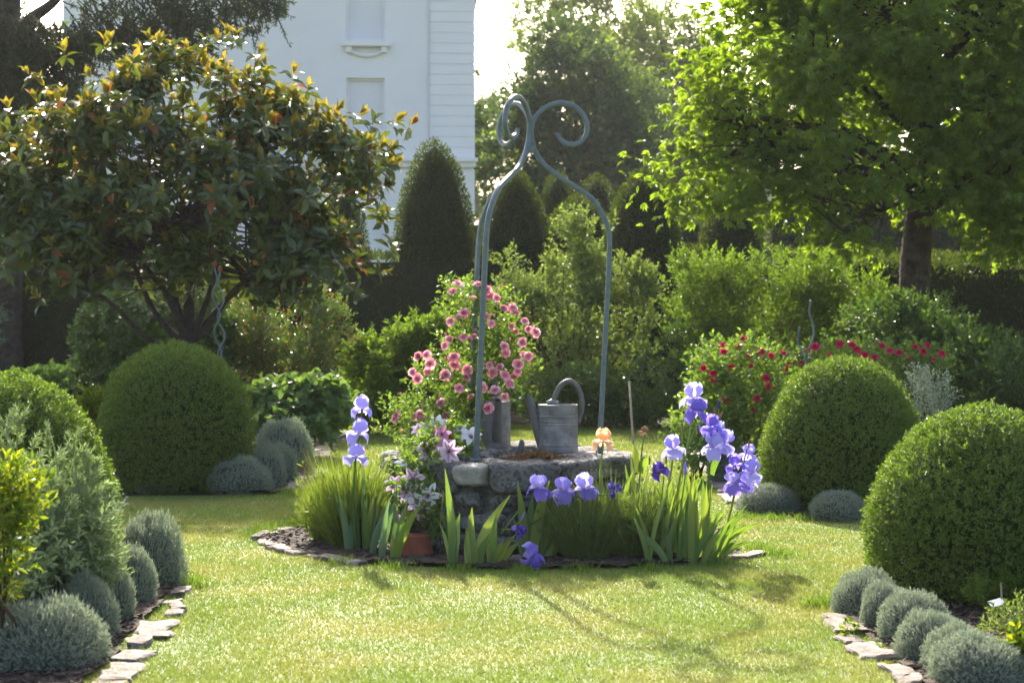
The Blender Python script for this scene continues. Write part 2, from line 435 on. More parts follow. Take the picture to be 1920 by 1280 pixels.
# crumbs of earth and bark on the beds
def crumbs(poly, n, s0, s1):
    q = np.array(poly); a, b = q.min(0), q.max(0)
    P = R.uniform(a, b, (n * 3, 2)); P = P[inside(P, poly)][:n]; n = len(P)
    C = np.concatenate([P, np.full((n, 1), .03)], 1); s = R.uniform(s0, s1, n) * R.uniform(.5, 1, n)
    T = np.array([[1, 0, 0], [-.5, .8, 0], [-.5, -.8, 0], [0, 0, 1], [.2, .1, -.8]], float)
    V = C[:, None] + (T[None] + R.normal(size=(n, 5, 3)) * .35) * s[:, None, None] * np.array([1.2, 1.2, .55])
    F = np.array([[0, 1, 3], [1, 2, 3], [2, 0, 3], [1, 0, 4], [2, 1, 4], [0, 2, 4]])
    return V.reshape(-1, 3), [(F[None] + (np.arange(n) * 5)[:, None, None]).reshape(-1, 3)]

near_w = [(-1.80, 9.1), (-1.69, 6.77), (-1.62, 6.0), (-2.6, 6.0), (-2.7, 9.3)]
near_e = [(1.62, 8.5), (1.63, 7.6), (1.62, 6.4), (2.6, 6.4), (2.4, 8.8)]
structure("soil_crumbs", join([crumbs(BEDS["centre"], 3200, .008, .022), crumbs(near_w, 2200, .008, .024), crumbs(near_e, 1600, .008, .022)]), M["clod"], kind="stuff")

# ------------------------------------------------------------------ lawn grass
def grass_band(d0, d1, dens, h, w):
    wmax = .31 * d1 + 1.2
    n = int((d1 - d0) * 2 * wmax * dens)
    P = np.stack([R.uniform(-wmax, wmax, n), R.uniform(d0, d1, n)], -1)
    P = P[np.abs(P[:, 0]) < .31 * P[:, 1] + 1.2]
    keep = np.ones(len(P), bool)
    J = P + R.normal(size=P.shape) * .025
    for poly in BEDS.values():
        keep &= ~inside(J, poly)
    P = P[keep]; n = len(P)
    P3 = np.concatenate([P, np.zeros((n, 1))], 1)
    hh = h * R.uniform(.55, 1.25, n) * (1 + .30 * bumps(P3, 2.2))
    a = R.uniform(0, 6.28, n); lean = R.uniform(.2, 1.5, n)
    D = np.stack([np.cos(a) * lean, np.sin(a) * lean, np.ones(n)], -1)
    D = unit(D)
    U = unit(np.stack([np.cos(a + 1.57 + R.normal(size=n) * .8), np.sin(a + 1.57 + R.normal(size=n) * .8), np.zeros(n)], -1))
    return stamp(NEEDLE, P3, D, U, hh, w)

structure("lawn_grass", join([grass_band(6.2, 8.2, 11000,   .023, .0044), grass_band(8.2, 11.0, 7600, .024, .0054), grass_band(11.0, 15.0, 4300, .027, .0075),
                              grass_band(15.0, 25.0, 1700, .034, .012)]), M["grass"], kind="stuff")

def tufts(pts, n, h, sp):
    P = np.concatenate([np.array(p) + np.concatenate([R.normal(size=(n, 2)) * sp, np.zeros((n, 1))], 1) for p in pts]); m = len(P)
    a = R.uniform(0, 6.28, m)
    tip = np.stack([np.cos(a) * .5, np.sin(a) * .5, np.ones(m)], -1) * (h * R.uniform(.5, 1.2, m))[:, None]
    return blades(P, tip, .005, np.stack([np.cos(a), np.sin(a), np.zeros(m)], -1) * -h * .12, 2)
edge_pts = [G(x, y) for x, y in [(500, 996), (530, 990), (560, 984), (480, 1005), (1530, 1138), (1548, 1135), (1566, 1132), (1585, 1130), (350, 1095), (335, 1085), (365, 1100), (640, 1058),
                                 (1450, 1040), (1420, 1030), (1470, 1045), (1340, 1060), (740, 1068), (860, 1072), (980, 1073), (1090, 1073), (1220, 1069),
                                 (545, 978), (575, 975), (600, 970), (420, 925), (470, 925), (540, 925), (560, 930), (1400, 972), (1450, 975), (1500, 975)]]
structure("long_grass", tufts(edge_pts, 80, .06, .055), M["grass_green"], kind="stuff")

# ------------------------------------------------------------------ edging stones
def rock(w, d, h, seed, n=4, rough=.10, sq=5.0):
    """an irregular block about w x d x h, centred on the origin"""
    rg = np.random.default_rng(seed)
    g = np.linspace(-1, 1, n + 1); V, F = [], []
    idx = {}
    def vid(p):
        k = tuple(np.round(p, 4))
        if k not in idx:
            idx[k] = len(V); V.append(p)
        return idx[k]
    for ax in range(3):
        for s in (-1, 1):
            for i in range(n):
                for j in range(n):
                    q = []
                    for a, b in ((i, j), (i + 1, j), (i + 1, j + 1), (i, j + 1)):
                        p = [0, 0, 0]; p[ax] = s; p[(ax + 1) % 3] = g[a]; p[(ax + 2) % 3] = g[b]; q.append(vid(np.array(p, float)))
                    F.append(q if s > 0 else q[::-1])
    V = np.array(V)
    V = V / (np.abs(V) ** sq).sum(1, keepdims=True) ** (1 / sq)
    K = rg.normal(size=(6, 3)) * 1.7; ph = rg.uniform(0, 6, 6)
    V = V * (1 + rough * sum(np.sin(V @ K[i] + ph[i]) for i in range(6))[:, None] / 2) + rg.normal(size=V.shape) * rough * .14
    sh = rg.normal(size=2) * .12
    V[:, 0] += V[:, 1] * sh[0]
    return V * np.array([w, d, h]) / 2, [np.array(F)]

def edging(label_pts, widths, step, skip=.0, name="stone_edging"):
    """flat stones laid along a line; one piece of the setting with each stone a part"""
    pts = np.array(label_pts, float)
    e = bpy.data.objects.new(name, None); COL.objects.link(e); e["kind"] = "structure"
    seg = np.linalg.norm(np.diff(pts, axis=0), axis=1); L = np.concatenate([[0], np.cumsum(seg)])
    s, i = 0.0, 0
    while s < L[-1]:
        l = step * random.uniform(.5, 1.6); c = min(s + l / 2, L[-1])
        k = min(np.searchsorted(L, c) - 1, len(seg) - 1); k = max(k, 0)
        u = (c - L[k]) / seg[k]; p = pts[k] * (1 - u) + pts[k + 1] * u
        dv = pts[k + 1] - pts[k]; a = math.atan2(dv[1], dv[0])
        w = widths * random.uniform(.55, 1.2)
        if random.random() < skip:
            s += l; i += 1; continue
        V, F = rock(l * .93, w, .045, 100 + i + int(abs(pts[0, 0]) * 977), n=5, rough=.17, sq=12)
        o = link("stone", fast_mesh("stone", V, F, M["edge_stone"]), e,
                 Matrix.Translation((p[0] + random.uniform(-.035, .035), p[1], .001 + random.uniform(-.008, .005))) @ Matrix.Rotation(a + random.uniform(-.2, .2), 4, 'Z')
                 @ Matrix.Rotation(random.uniform(-.06, .06), 4, 'X'))
        s += l; i += 1
    return e
edging([(-1.52, 5.6), (-1.59, 6.77), (-1.66, 8.0), (-1.72, 9.12), (-1.95, 9.3)], .13, .15, .14)
edging([(1.53, 5.6), (1.54, 6.6), (1.54, 7.6), (1.53, 8.42), (1.75, 8.68)], .14, .18, .34)
edging([(-1.83, 14.3), (-1.90, 16.0), (-1.98, 17.8), (-2.2, 21.6)], .24, .42)
edging([(1.78, 12.9), (1.82, 14.3), (1.88, 16.3), (1.95, 19.5)], .24, .42)
edging([g2(600, 985), g2(545, 992), g2(490, 1010), g2(515, 1027), g2(570, 1042), g2(640, 1054)], .10, .24, .12)
edging([g2(1330, 1057), g2(1398, 1044)], .10, .2)

# ------------------------------------------------------------------ house
HD = 49.0
hc = np.array([(888 - 960) / FPX * HD, HD, 0.0])
house = thing("house", "large white rendered house with blind windows and stone-coursed corners behind the garden", "house", hc)
house.rotation_euler = (0, 0, math.radians(3.2))
hx = lambda x: (x - 888.0) * HD / FPX
hz = lambda y: (HOR - y) * HD / FPX + CAMZ
def hpart(name, boxes, mat, parent=house):
    V, F = join([box(*b) for b in boxes])
    return part(name, (V + hc, F), mat, parent)
HW, HT, HDp = hx(128), 12.6, 13.0
opens = [(hx(652), hx(722), hz(78), hz(-110)), (hx(650), hx(722), hz(246), hz(148)), (hx(648), hx(718), hz(470), hz(333))]
# main wall: cells round the openings (one column of openings)
ox0, ox1 = hx(650), hx(722)
cells = [(HW, ox0, 0, .4, 0, HT), (ox1, 0, 0, .4, 0, HT)]
zz = 0.0
for (a, b, z0, z1) in sorted(opens, key=lambda o: o[2]):
    cells.append((ox0, ox1, 0, .4, zz, z0)); zz = z1
cells.append((ox0, ox1, 0, .4, zz, HT))
hwall = hpart("wall", cells, M["wall"])
hpart("side_wall", [(HW, HW + .4, .4, HDp, 0, HT), (-.4, 0, .4, HDp, 0, HT), (HW + .4, -.4, HDp - .4, HDp, 0, HT)], M["wall"])
for (a, b, z0, z1) in opens:
    w = hpart("blind_window", [(ox0, ox1, .16, .22, z0, z1)], M["panel"])
    hpart("window_frame", [(ox0, ox0 + .07, .10, .158, z0, z1), (ox1 - .07, ox1, .10, .158, z0, z1), (ox0 + .07, ox1 - .07, .10, .158, z1 - .07, z1), (ox0 + .07, ox1 - .07, .10, .158, z0, z0 + .05)], M["wall_trim"], w)
# sill with brackets and a swag
s = hpart("window_sill", [(hx(643), hx(733), -.22, -.002, hz(90), hz(80))], M["wall_trim"])
hpart("sill_bracket", [(hx(650), hx(661), -.16, -.003, hz(101), hz(90.3))], M["wall_trim"], s)
hpart("sill_bracket", [(hx(715), hx(726), -.16, -.003, hz(101), hz(90.3))], M["wall_trim"], s)
sw = np.array([[hx(x), -.05, hz(y)] for x, y in [(656, 97), (668, 103), (688, 107), (708, 103), (720, 97)]])
V, F = tube(spline(sw, 16), .05, 6); part("swag", (V + hc, F), M["wall_trim"], s)
hpart("string_course", [(HW - .1, .12, -.24, -.002, hz(304), hz(297)), (HW - .06, .06, -.14, -.002, hz(314), hz(304.2))], M["wall_trim"])
# corner strips with courses
for (x0, x1) in ((hx(806), -.0), (HW, hx(214))):
    z = hz(297) + .02
    while z + .29 < HT:
        hpart("corner_course", [(x0, x1 + (.035 if x1 > -.5 else 0), -.022, -.002, z, z + .288)], M["wall_trim"]); z += .2985
hpart("downpipe", [(hx(803.5), hx(805), -.06, -.002, 6.2, HT)], M["panel"])
z = .02
while z + .29 < hz(314):
    spans = [(HW, ox0 - .03), (ox1 + .03, .03)] if (hz(470) - .1 < z < hz(333) + .02) else [(HW, .03)]
    for a, b in spans:
        hpart("ground_floor_course", [(a, b, -.022, -.002, z, z + .288)], M["wall_trim"])
    z += .2985
hpart("cornice", [(HW - .5, .5, -.5, HDp + .5, HT, HT + .35)], M["wall_trim"])
rv = np.array([[HW - .4, -.4, HT + .352], [.4, -.4, HT + .352], [.4, HDp + .4, HT + .352], [HW - .4, HDp + .4, HT + .352], [HW + 5, HDp / 2, HT + 3.6], [-5, HDp / 2, HT + 3.6]])
part("roof", (rv + hc, [np.array([[0, 1, 5, 4], [2, 3, 4, 5]]), np.array([[1, 2, 5], [3, 0, 4]])]), M["roof"], house)

# ------------------------------------------------------------------ foliage makers
def crown(blobs, n, shell=.45, sub=None, flat=.7):
    """blobs: (centre xyz, radii xyz); points in them, denser near the surface; sub gathers them in clumps of that radius"""
    if sub:
        n1 = int(n * .80); m = max(12, n1 // 22)
        C, Nn = crown(blobs, m, max(shell, .55))
        i = R.integers(0, m, n1); sz = (R.uniform(.55, 1.35, m) * sub)[i]
        d = rdir(n1); Pq = C[i] + d * (R.uniform(.1, 1, n1) ** .5 * sz)[:, None] * np.array([1, 1, flat])
        P0, N0 = crown(blobs, n - n1, shell)
        return np.concatenate([Pq, P0]), unit(np.concatenate([Nn[i] * .5 + d * .7, N0]))
    C = np.array([b[0] for b in blobs], float); Rr = np.array([b[1] for b in blobs], float)
    w = (Rr.prod(1)) ** (2 / 3); i = R.choice(len(C), n, p=w / w.sum())
    d = rdir(n); rad = R.uniform(shell ** 2, 1, n) ** .5
    P = C[i] + d * rad[:, None] * Rr[i]
    return P, unit(d / Rr[i])

def blob(x, y, d, rx, ry, rd=None):
    """ellipsoid given by photo pixel centre and pixel radii, at distance d"""
    a, b = rx * d / FPX, ry * d / FPX
    return (A(x, y, d), (a, rd if rd else (a + b) / 2, b))

def limb(a, b, r0, r1, n=8, wob=.06, lift=0.0, sides=6):
    a, b = np.asarray(a, float), np.asarray(b, float); L = np.linalg.norm(b - a)
    t = np.linspace(0, 1, n)[:, None]
    p = a * (1 - t) + b * t
    k = R.normal(size=3) * wob * L; k2 = R.normal(size=3) * wob * .5 * L
    p = p + np.sin(t * math.pi) * k + np.sin(t * 2 * math.pi) * k2 + np.array([0, 0, 1.0]) * lift * L * (4 * t * (1 - t))
    return tube(p, np.linspace(r0, r1, n), sides)

def bush(name, label, cat, base, blobs, n, k, L, W, mat, up=.45, slen=.18, stems=8, shell=.4, T=LEAF4, spread=1.0, twig="twig", group=None, minz=.03, sr=.012, sub=None):
    t = thing(name, label, cat, base, group)
    P, N = crown(blobs, n, shell, sub)
    ok = P[:, 2] > minz; P, N = P[ok], N[ok]
    Ax = unit(N * .75 + np.array([0, 0, up]) + R.normal(size=P.shape) * .4)
    part("foliage", shoots(P, Ax, slen * R.uniform(.6, 1.2, len(P)), k, L, W, spread, T), M[mat], t, kind="stuff")
    base = np.asarray(base, float)
    for s in range(stems):
        e = P[R.integers(len(P))]
        a0 = base + np.array([R.normal() * .06, R.normal() * .06, 0])
        o = part("stem", limb(a0, e, sr, sr * .3, 7, .07), M[twig], t, smooth=True)
    return t

# clipped solids of revolution -------------------------------------------------
def profile_area(rz, n):
    """sample n points on a surface of revolution given by profile rz (m,2); returns P, N, s"""
    rz = np.asarray(rz, float); a, b = rz[:-1], rz[1:]
    ln = np.linalg.norm(b - a, axis=1); w = ln * (a[:, 0] + b[:, 0] + 1e-6)
    i = R.choice(len(a), n, p=w / w.sum()); u = R.uniform(0, 1, n)[:, None]
    q = a[i] * (1 - u) + b[i] * u; tv = unit(b[i] - a[i]); nv = np.stack([tv[:, 1], -tv[:, 0]], -1)
    ph = R.uniform(0, 2 * math.pi, n)
    P = np.stack([q[:, 0] * np.cos(ph), q[:, 0] * np.sin(ph), q[:, 1]], -1)
    N = np.stack([nv[:, 0] * np.cos(ph), nv[:, 0] * np.sin(ph), nv[:, 1]], -1)
    return P, N

def dome_profile(rad, h, mid=.40, low=.80, p=2.0, m=40):
    s = np.linspace(0, 1, m)
    f = np.where(s > mid, np.maximum(0, 1 - ((s - mid) / (1 - mid)) ** p) ** (1 / p), low + (1 - low) * np.sqrt(np.clip(1 - ((mid - s) / mid) ** 2, 0, 1)))
    return np.stack([rad * f, s * h], -1)

def clipped(name, label, cat, base, prof, n, L, W, mat, core_mat, group=None, inset=.05, bump=.012, bfreq=5.0, up=.25, stray=0, k=1, T=LEAF4):
    base = np.asarray(base, float)
    t = thing(name, label, cat, base, group)
    P, N = profile_area(prof, n)
    P = P + N * (bumps(P + base, bfreq) * bump + R.uniform(-.035, .02, n) * (L / .02))[:, None]
    P += base
    ok = P[:, 2] > .01; P, N = P[ok], N[ok]
    Ax = unit(N + np.array([0, 0, up]) + R.normal(size=P.shape) * .55)
    if k == 1:
        VF = stamp(T, P, Ax, unit(N + R.normal(size=P.shape) * .9 + np.array([0, 0, .4])), L * R.uniform(.6, 1.3, len(P)), W * R.uniform(.7, 1.2, len(P)))
    else:
        VF = shoots(P, Ax, L * 1.6, k, L, W, 1.0, T)
    if stray:
        Q, Nq = profile_area(prof, stray); Q = Q + base + Nq * .01
        VF = join([VF, shoots(Q, unit(Nq + np.array([0, 0, .5]) + R.normal(size=Q.shape) * .4), R.uniform(.03, .075, stray), 9, L, W, .9, T)])
    part("leaves", VF, M[mat], t, kind="stuff")
    pr = prof.copy(); pr[:, 0] = np.maximum(pr[:, 0] - inset, .0); pr[:, 1] = np.maximum(pr[:, 1] - inset * (pr[:, 1] / pr[-1, 1]), .0)
    V, F = lathe(pr, 36)
    V = V + unit(V * np.array([1, 1, 0]) + 1e-6) * (bumps(V + base, bfreq) * bump)[:, None]
    part("twig_core", (V + base, F), M[core_mat], t, smooth=True)
    return t

# ------------------------------------------------------------------ yew hedge, cones and domes
M["yew_core"] = solid("yew_twigs", [(.018, .022, .008), (.03, .035, .012)], scale=8, rough=.95, bump=.8, bscale=25)
M["box_core"] = solid("box_twigs", [(.03, .045, .012), (.05, .065, .018)], scale=12, rough=.95, bump=.8, bscale=40)

def hedge(label, x0, x1, y0, y1, z1, n, L=.05):
    b = ((x0 + x1) / 2, y0, 0)
    t = thing("yew_hedge", label, "hedge", b, None)
    lx, ly = x1 - x0, y1 - y0
    ar = np.array([lx * z1, lx * ly, ly * z1, ly * z1]); i = R.choice(4, n, p=ar / ar.sum())
    u, v = R.uniform(0, 1, n), R.uniform(0, 1, n)
    X = np.where(i < 2, x0 + u * lx, np.where(i == 2, x0, x1)); Y = np.where(i == 0, y0, y0 + u * ly); Y = np.where(i == 1, y0 + v * ly, Y)
    Z = np.where(i == 1, z1, v * z1)
    P = np.stack([X, Y, Z], -1)
    N = np.array([[0, -1, .0], [0, 0, 1], [-1, 0, 0], [1, 0, 0]])[i]
    P = P + N * (bumps(P, 1.6) * .09 + R.uniform(-.07, .05, n))[:, None]
    D = unit(N + R.normal(size=P.shape) * .6 + np.array([0, 0, .35]))
    part("leaves", stamp(LEAF4, P, D, unit(N + R.normal(size=P.shape)), L * R.uniform(.7, 1.4, n), L * .45), M["yew"], t, kind="stuff")
    part("twig_core", box(x0 + .12, x1 - .12, y0 + .12, y1 - .12, .0, z1 - .12), M["yew_core"], t)
    return t

hedge("long dark clipped yew hedge running below the topiary cones", -13.5, 13.5, 27.4, 28.9, 2.46, 42000, .066)
hedge("dark yew hedge in deep shade behind the large leafy tree", 4.6, 15.0, 23.6, 24.8, 2.25, 20000, .06)

hedge("tall dark hedge closing the garden behind the leafy tree", 5.6, 19.0, 37.5, 39.0, 4.5, 15000, .10)

def cone(label, x, ytop, ybase, d, halfw, n, name="topiary_cone", p=2.2, low=.9, top=.5, z0=2.35, group="clipped yew cones on the hedge"):
    c = A(x, ybase, d); h = A(x, ytop, d)[2] - z0; rad = halfw * d / FPX
    s = np.linspace(0, 1, 40)
    f = (1 - s ** p) ** top * (1 - .22 * s)
    prof = np.stack([rad * f, s * h], -1)
    return clipped(name, label, "topiary", (c[0], d, z0), prof, n, .05, .024, "yew", "yew_core", group, inset=.07, bump=.03, bfreq=2.5)

cone("tall dark yew cone standing in front of the white house corner", 815, 266, 475, 28.1, 78, 12000)
cone("yew cone framed between the curved iron bars of the well frame", 967, 322, 470, 28.1, 66, 10000)
cone("yew cone with a sunlit left edge beside the pale tree leaves", 1205, 322, 470, 28.1, 74, 10000)
cone("yew cone half hidden behind the low tree branches", 1372, 362, 470, 28.1, 60, 7000)
cone("yew cone showing only its flank behind the glossy evergreen", 640, 335, 475, 28.1, 50, 6000)
g2_ = "low yew domes on the farther hedge"
hedge("farther yew hedge with a golden sunlit top", -1.6, 5.2, 34.5, 36.0, 3.45, 11000, .07)
cone("small yew dome on the farther hedge, seen above the pointed cone", 1046, 324, 385, 35.2, 33, 3500, "topiary_dome", 2.3, .9, .5, 3.35, g2_)
cone("small yew dome on the farther hedge, behind the right iron curve", 1118, 330, 385, 35.2, 38, 3500, "topiary_dome", 2.3, .9, .5, 3.35, g2_)
cone("broad low yew dome in shade below the two small domes", 1085, 366, 470, 29.6, 78, 6000, "topiary_dome", 2.3, .9, .5, 2.3, g2_)

# ------------------------------------------------------------------ trees far behind
def far_tree(name, label, base, blobs, n, k, L, W, mat, trunk_r, shell=.45, up=.3, slen=.45, nl=8, sub=.75, group="trees far behind the garden"):
    base = np.asarray(base, float)
    t = thing(name, label, "tree", base, group)
    P, N = crown(blobs, n, shell, sub)
    ok = P[:, 2] > .3; P, N = P[ok], N[ok]
    Ax = unit(N + np.array([0, 0, up]) + R.normal(size=P.shape) * .5)
    part("crown", shoots(P, Ax, slen * R.uniform(.6, 1.2, len(P)), k, L, W, 1.0), M[mat], t, kind="stuff")
    top = np.mean([b[0] for b in blobs], 0)
    part("trunk", limb(base, top, trunk_r, trunk_r * .35, 10, .03, sides=8), M["bark"], t, smooth=True)
    for i in range(nl):
        part("limb", limb(base + (top - base) * R.uniform(.35, .9), blobs[R.integers(len(blobs))][0] + rdir(1)[0] * .8, trunk_r * .35, .03, 7, .07), M["bark"], t, smooth=True)
    return t

far_tree("round_tree", "dense dark round-headed tree behind the topiary domes", (A(1060, 0, 62)[0], 62, 0),
         [blob(1055, 300, 62, 165, 150), blob(1065, 200, 62, 120, 110), blob(1060, 120, 62, 82, 78), blob(975, 260, 61.5, 80, 130), blob(1150, 260, 62, 90, 120), blob(1070, 420, 62, 170, 90)],
         5200, 12, .17, .10, "far_dense", .4, .55)
far_tree("airy_tree", "tall airy light green tree rising behind the round-headed tree", (A(1090, 0, 84)[0], 84, 0),
         [blob(1010, 70, 84, 60, 65), blob(1085, 30, 84, 80, 60), blob(1180, 60, 84, 80, 75), blob(1120, 140, 84, 110, 80), blob(1210, 170, 84, 80, 80), blob(1060, -40, 84, 70, 50)],
         2300, 10, .22, .13, "far_light", .4, .3, slen=.8)
far_tree("airy_tree", "airy tree with sky showing through, left of the large leafy tree", (A(1290, 0, 80)[0], 80, 0),
         [blob(1260, 130, 80, 70, 90), blob(1240, 40, 80, 50, 45), blob(1310, 200, 80, 70, 100), blob(1240, 260, 80, 70, 90), blob(1330, 330, 80, 90, 110), blob(1340, 95, 80, 50, 40)],
         2500, 10, .21, .125, "far_light", .4, .3, slen=.8)
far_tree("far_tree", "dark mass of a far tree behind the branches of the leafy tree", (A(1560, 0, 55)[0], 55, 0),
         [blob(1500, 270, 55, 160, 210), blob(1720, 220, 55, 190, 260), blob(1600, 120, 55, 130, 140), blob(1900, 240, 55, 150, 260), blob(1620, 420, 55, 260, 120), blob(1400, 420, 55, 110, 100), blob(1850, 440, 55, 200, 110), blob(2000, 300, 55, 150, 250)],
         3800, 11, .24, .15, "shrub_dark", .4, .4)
far_tree("far_tree", "full pale green tree crown closing the gaps behind the round-headed tree", (A(1200, 0, 72)[0], 72, 0),
         [blob(1070, 270, 72, 150, 130), blob(1200, 280, 72, 130, 130), blob(1320, 320, 72, 110, 130), blob(1120, 160, 72, 90, 80), blob(1430, 330, 72, 110, 120)], 2500, 10, .30, .19, "far_light", .35, .3)
far_tree("far_tree", "faint grey-green tree showing beside the white house edge", (A(905, 0, 120)[0], 120, 0),
         [blob(905, 190, 120, 32, 70), blob(925, 260, 120, 50, 90), blob(900, 330, 120, 40, 70)], 420, 10, .4, .24, "far_grey", .3)
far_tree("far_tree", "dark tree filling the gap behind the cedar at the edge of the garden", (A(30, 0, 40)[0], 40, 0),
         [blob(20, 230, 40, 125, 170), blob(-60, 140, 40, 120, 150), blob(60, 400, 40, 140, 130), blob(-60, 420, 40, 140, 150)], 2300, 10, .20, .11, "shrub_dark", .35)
# ------------------------------------------------------------------ leaves as separate parts
def leaf_objects(parent, T, mats, P, D, U, L, W, mi, name="leaf"):
    """each leaf its own object, sharing one mesh per material"""
    meshes = [fast_mesh(name, T[0], T[1], m, smooth=False) for m in mats]
    base = np.array(root_of(parent).location)
    D = unit(D); S = unit(np.cross(U, D)); N = np.cross(D, S)
    for i in range(len(P)):
        p = P[i] - base; d, s, n = D[i] * L[i], S[i] * W[i], N[i] * L[i]
        Mx = Matrix(((d[0], s[0], n[0], p[0]), (d[1], s[1], n[1], p[1]), (d[2], s[2], n[2], p[2]), (0, 0, 0, 1)))
        link(name, meshes[mi[i]], parent, Mx)

# ------------------------------------------------------------------ glossy evergreen tree (left)
mb = np.array([A(350, 0, 18.0)[0], 18.0, 0.0])
mag = thing("evergreen_tree", "glossy evergreen tree with yellow young shoots behind the round box bush", "tree", mb)
mblobs = [blob(330, 300, 18, 260, 190, 1.5), blob(150, 330, 17.6, 160, 150, 1.2), blob(330, 205, 18, 175, 95, 1.1), blob(540, 315, 18, 140, 120, 1.1), blob(430, 400, 17.6, 220, 110, 1.3),
          blob(665, 300, 18, 70, 60, .6), blob(660, 410, 18, 70, 75, .7), blob(140, 420, 17.4, 130, 70, .9), blob(230, 175, 18.2, 60, 45, .5), blob(400, 160, 18.2, 60, 42, .5), blob(500, 200, 18, 70, 48, .5), blob(60, 300, 17.6, 90, 110, .8), blob(50, 420, 17.4, 80, 70, .7), blob(600, 470, 17.8, 90, 50, .7), blob(480, 500, 17.5, 120, 42, .7), blob(250, 505, 17.5, 130, 42, .7), blob(120, 480, 17.3, 90, 40, .6), blob(600, 500, 17.6, 80, 35, .6), blob(370, 520, 17.9, 150, 35, .8)]
nr = 1500
P, N = crown(mblobs, nr, .5, .33, .8)
ext = [A(x, y, 17.9 + R.uniform(-.3, .3)) for x, y in [(195, 95), (212, 92), (400, 88), (420, 80), (440, 82), (385, 92), (545, 150), (575, 175), (500, 135), (620, 215), (665, 225), (695, 240), (735, 240), (760, 245),
       (125, 110), (60, 150), (90, 170), (20, 215), (480, 115), (295, 95), (350, 105), (60, 490), (40, 430), (715, 420), (730, 470), (705, 510), (640, 530), (560, 540), (600, 500), (30, 330), (10, 280)]]
P = np.concatenate([P, ext]); N = np.concatenate([N, unit(np.array(ext) - np.array(mblobs[0][0]))]); nr = len(P)
Ax = unit(N * .7 + np.array([0, 0, .75]) + R.normal(size=P.shape) * .35)
e1 = unit(np.cross(Ax, np.array([.2, .9, .1]))); e2 = np.cross(Ax, e1)
k = 9
ph = np.arange(k) * 2.4 + R.uniform(0, 6.28, (nr, 1))
rad = np.cos(ph)[..., None] * e1[:, None] + np.sin(ph)[..., None] * e2[:, None]
young = (R.uniform(size=nr) < np.clip(.16 + .80 * (P[:, 2] - 2.4) / 1.7, .12, .85))
inner = np.arange(k) >= 5
tilt = np.where(inner[None], np.where(young[:, None], .45, .9), 1.65) + R.normal(size=(nr, k)) * .22
D = Ax[:, None] * np.cos(tilt)[..., None] + rad * np.sin(tilt)[..., None]
U = Ax[:, None] * np.sin(tilt)[..., None] - rad * np.cos(tilt)[..., None] + R.normal(size=D.shape) * .15
Q = P[:, None] + Ax[:, None] * (np.arange(k) * .012)[None, :, None]
Lm = R.uniform(.13, .21, (nr, k)) * np.where(inner, .8, 1.0)
mi = np.where(inner[None] & young[:, None], 1, 0)
mi = np.where(R.uniform(size=mi.shape) < .022, 2, mi)
Q, D, U, Lm, mi = Q.reshape(-1, 3), D.reshape(-1, 3), U.reshape(-1, 3), Lm.ravel(), mi.ravel()
MAGT = (LEAF8[0] * np.array([1, 1, 1.3]), LEAF8[1])
front = np.argsort(Q[:, 1] - .6 * Lm * 10 + R.uniform(0, 1.2, len(Q)) + (Q[:, 0] < -5.6) * 9)[:300]
sel = np.zeros(len(Q), bool); sel[front] = True
mats = [M["mag"], M["mag_young"], M["mag_old"]]
leaf_objects(mag, MAGT, mats, Q[sel], D[sel], U[sel], Lm[sel], Lm[sel] * .45, mi[sel])
for j, nm in enumerate(("dark_foliage", "young_foliage", "fading_foliage")):
    s = (~sel) & (mi == j)
    part(nm, stamp(MAGT, Q[s], D[s], U[s], Lm[s], Lm[s] * .45), mats[j], mag, kind="stuff")
fork = A(352, 640, 18.0)
part("trunk", limb(mb, fork, .11, .09, 6, .02, sides=8), M["bark_grey"], mag, smooth=True)
for (x, y, r, dd) in [(352, 420, .07, 18.1), (250, 470, .045, 17.7), (130, 530, .035, 17.5), (470, 520, .04, 17.8), (560, 450, .035, 18.1), (330, 300, .05, 18.4), (430, 380, .04, 17.6), (200, 400, .04, 18.3)]:
    e = A(x, y, dd)
    part("limb", limb(fork - np.array([0, 0, .05]), e, r, r * .6, 9, .05), M["bark_grey"], mag, smooth=True)
    tw = []
    near = np.argsort(np.linalg.norm(P - e, axis=1))[:60]
    for q in R.choice(near, 26, replace=False):
        tw.append(limb(e + R.normal(size=3) * .05, P[q], r * .45, .006, 6, .08))
    for q in R.choice(nr, 16, replace=False):
        tw.append(limb(e, P[q], r * .4, .006, 7, .08))
    part("branch", join(tw), M["bark_grey"], mag, smooth=True, kind="stuff")

# ------------------------------------------------------------------ large leafy tree (right)
tb = np.array([A(1712, 0, 20.5)[0], 20.5, 0.0])
tree = thing("leafy_tree", "large broad-leaved tree with a stout trunk and sunlit leaves hanging low", "tree", tb)
tblobs = [blob(1500, 120, 20, 230, 170, 1.6), blob(1640, 60, 20.3, 260, 200, 1.9), blob(1820, 120, 20.3, 230, 240, 2.0), blob(1420, 230, 19.8, 150, 95, 1.0), blob(1330, 190, 20, 90, 85, .8),
          blob(1560, 300, 19.6, 170, 100, 1.1), blob(1300, 335, 19.9, 95, 50, .6), blob(1430, 370, 19.6, 120, 45, .7), blob(1850, 350, 20, 160, 110, 1.3), blob(1500, -60, 20, 170, 120, 1.5),
          blob(1570, 440, 19.3, 70, 35, .4), blob(1880, 440, 20, 90, 50, .7), blob(1960, 200, 20.4, 160, 260, 1.8), blob(1650, -150, 20.4, 330, 160, 2.2), blob(1660, 330, 20.8, 100, 80, 1.0)]
nc = 6400
P, N = crown(tblobs, nc, .35, .40, .38)
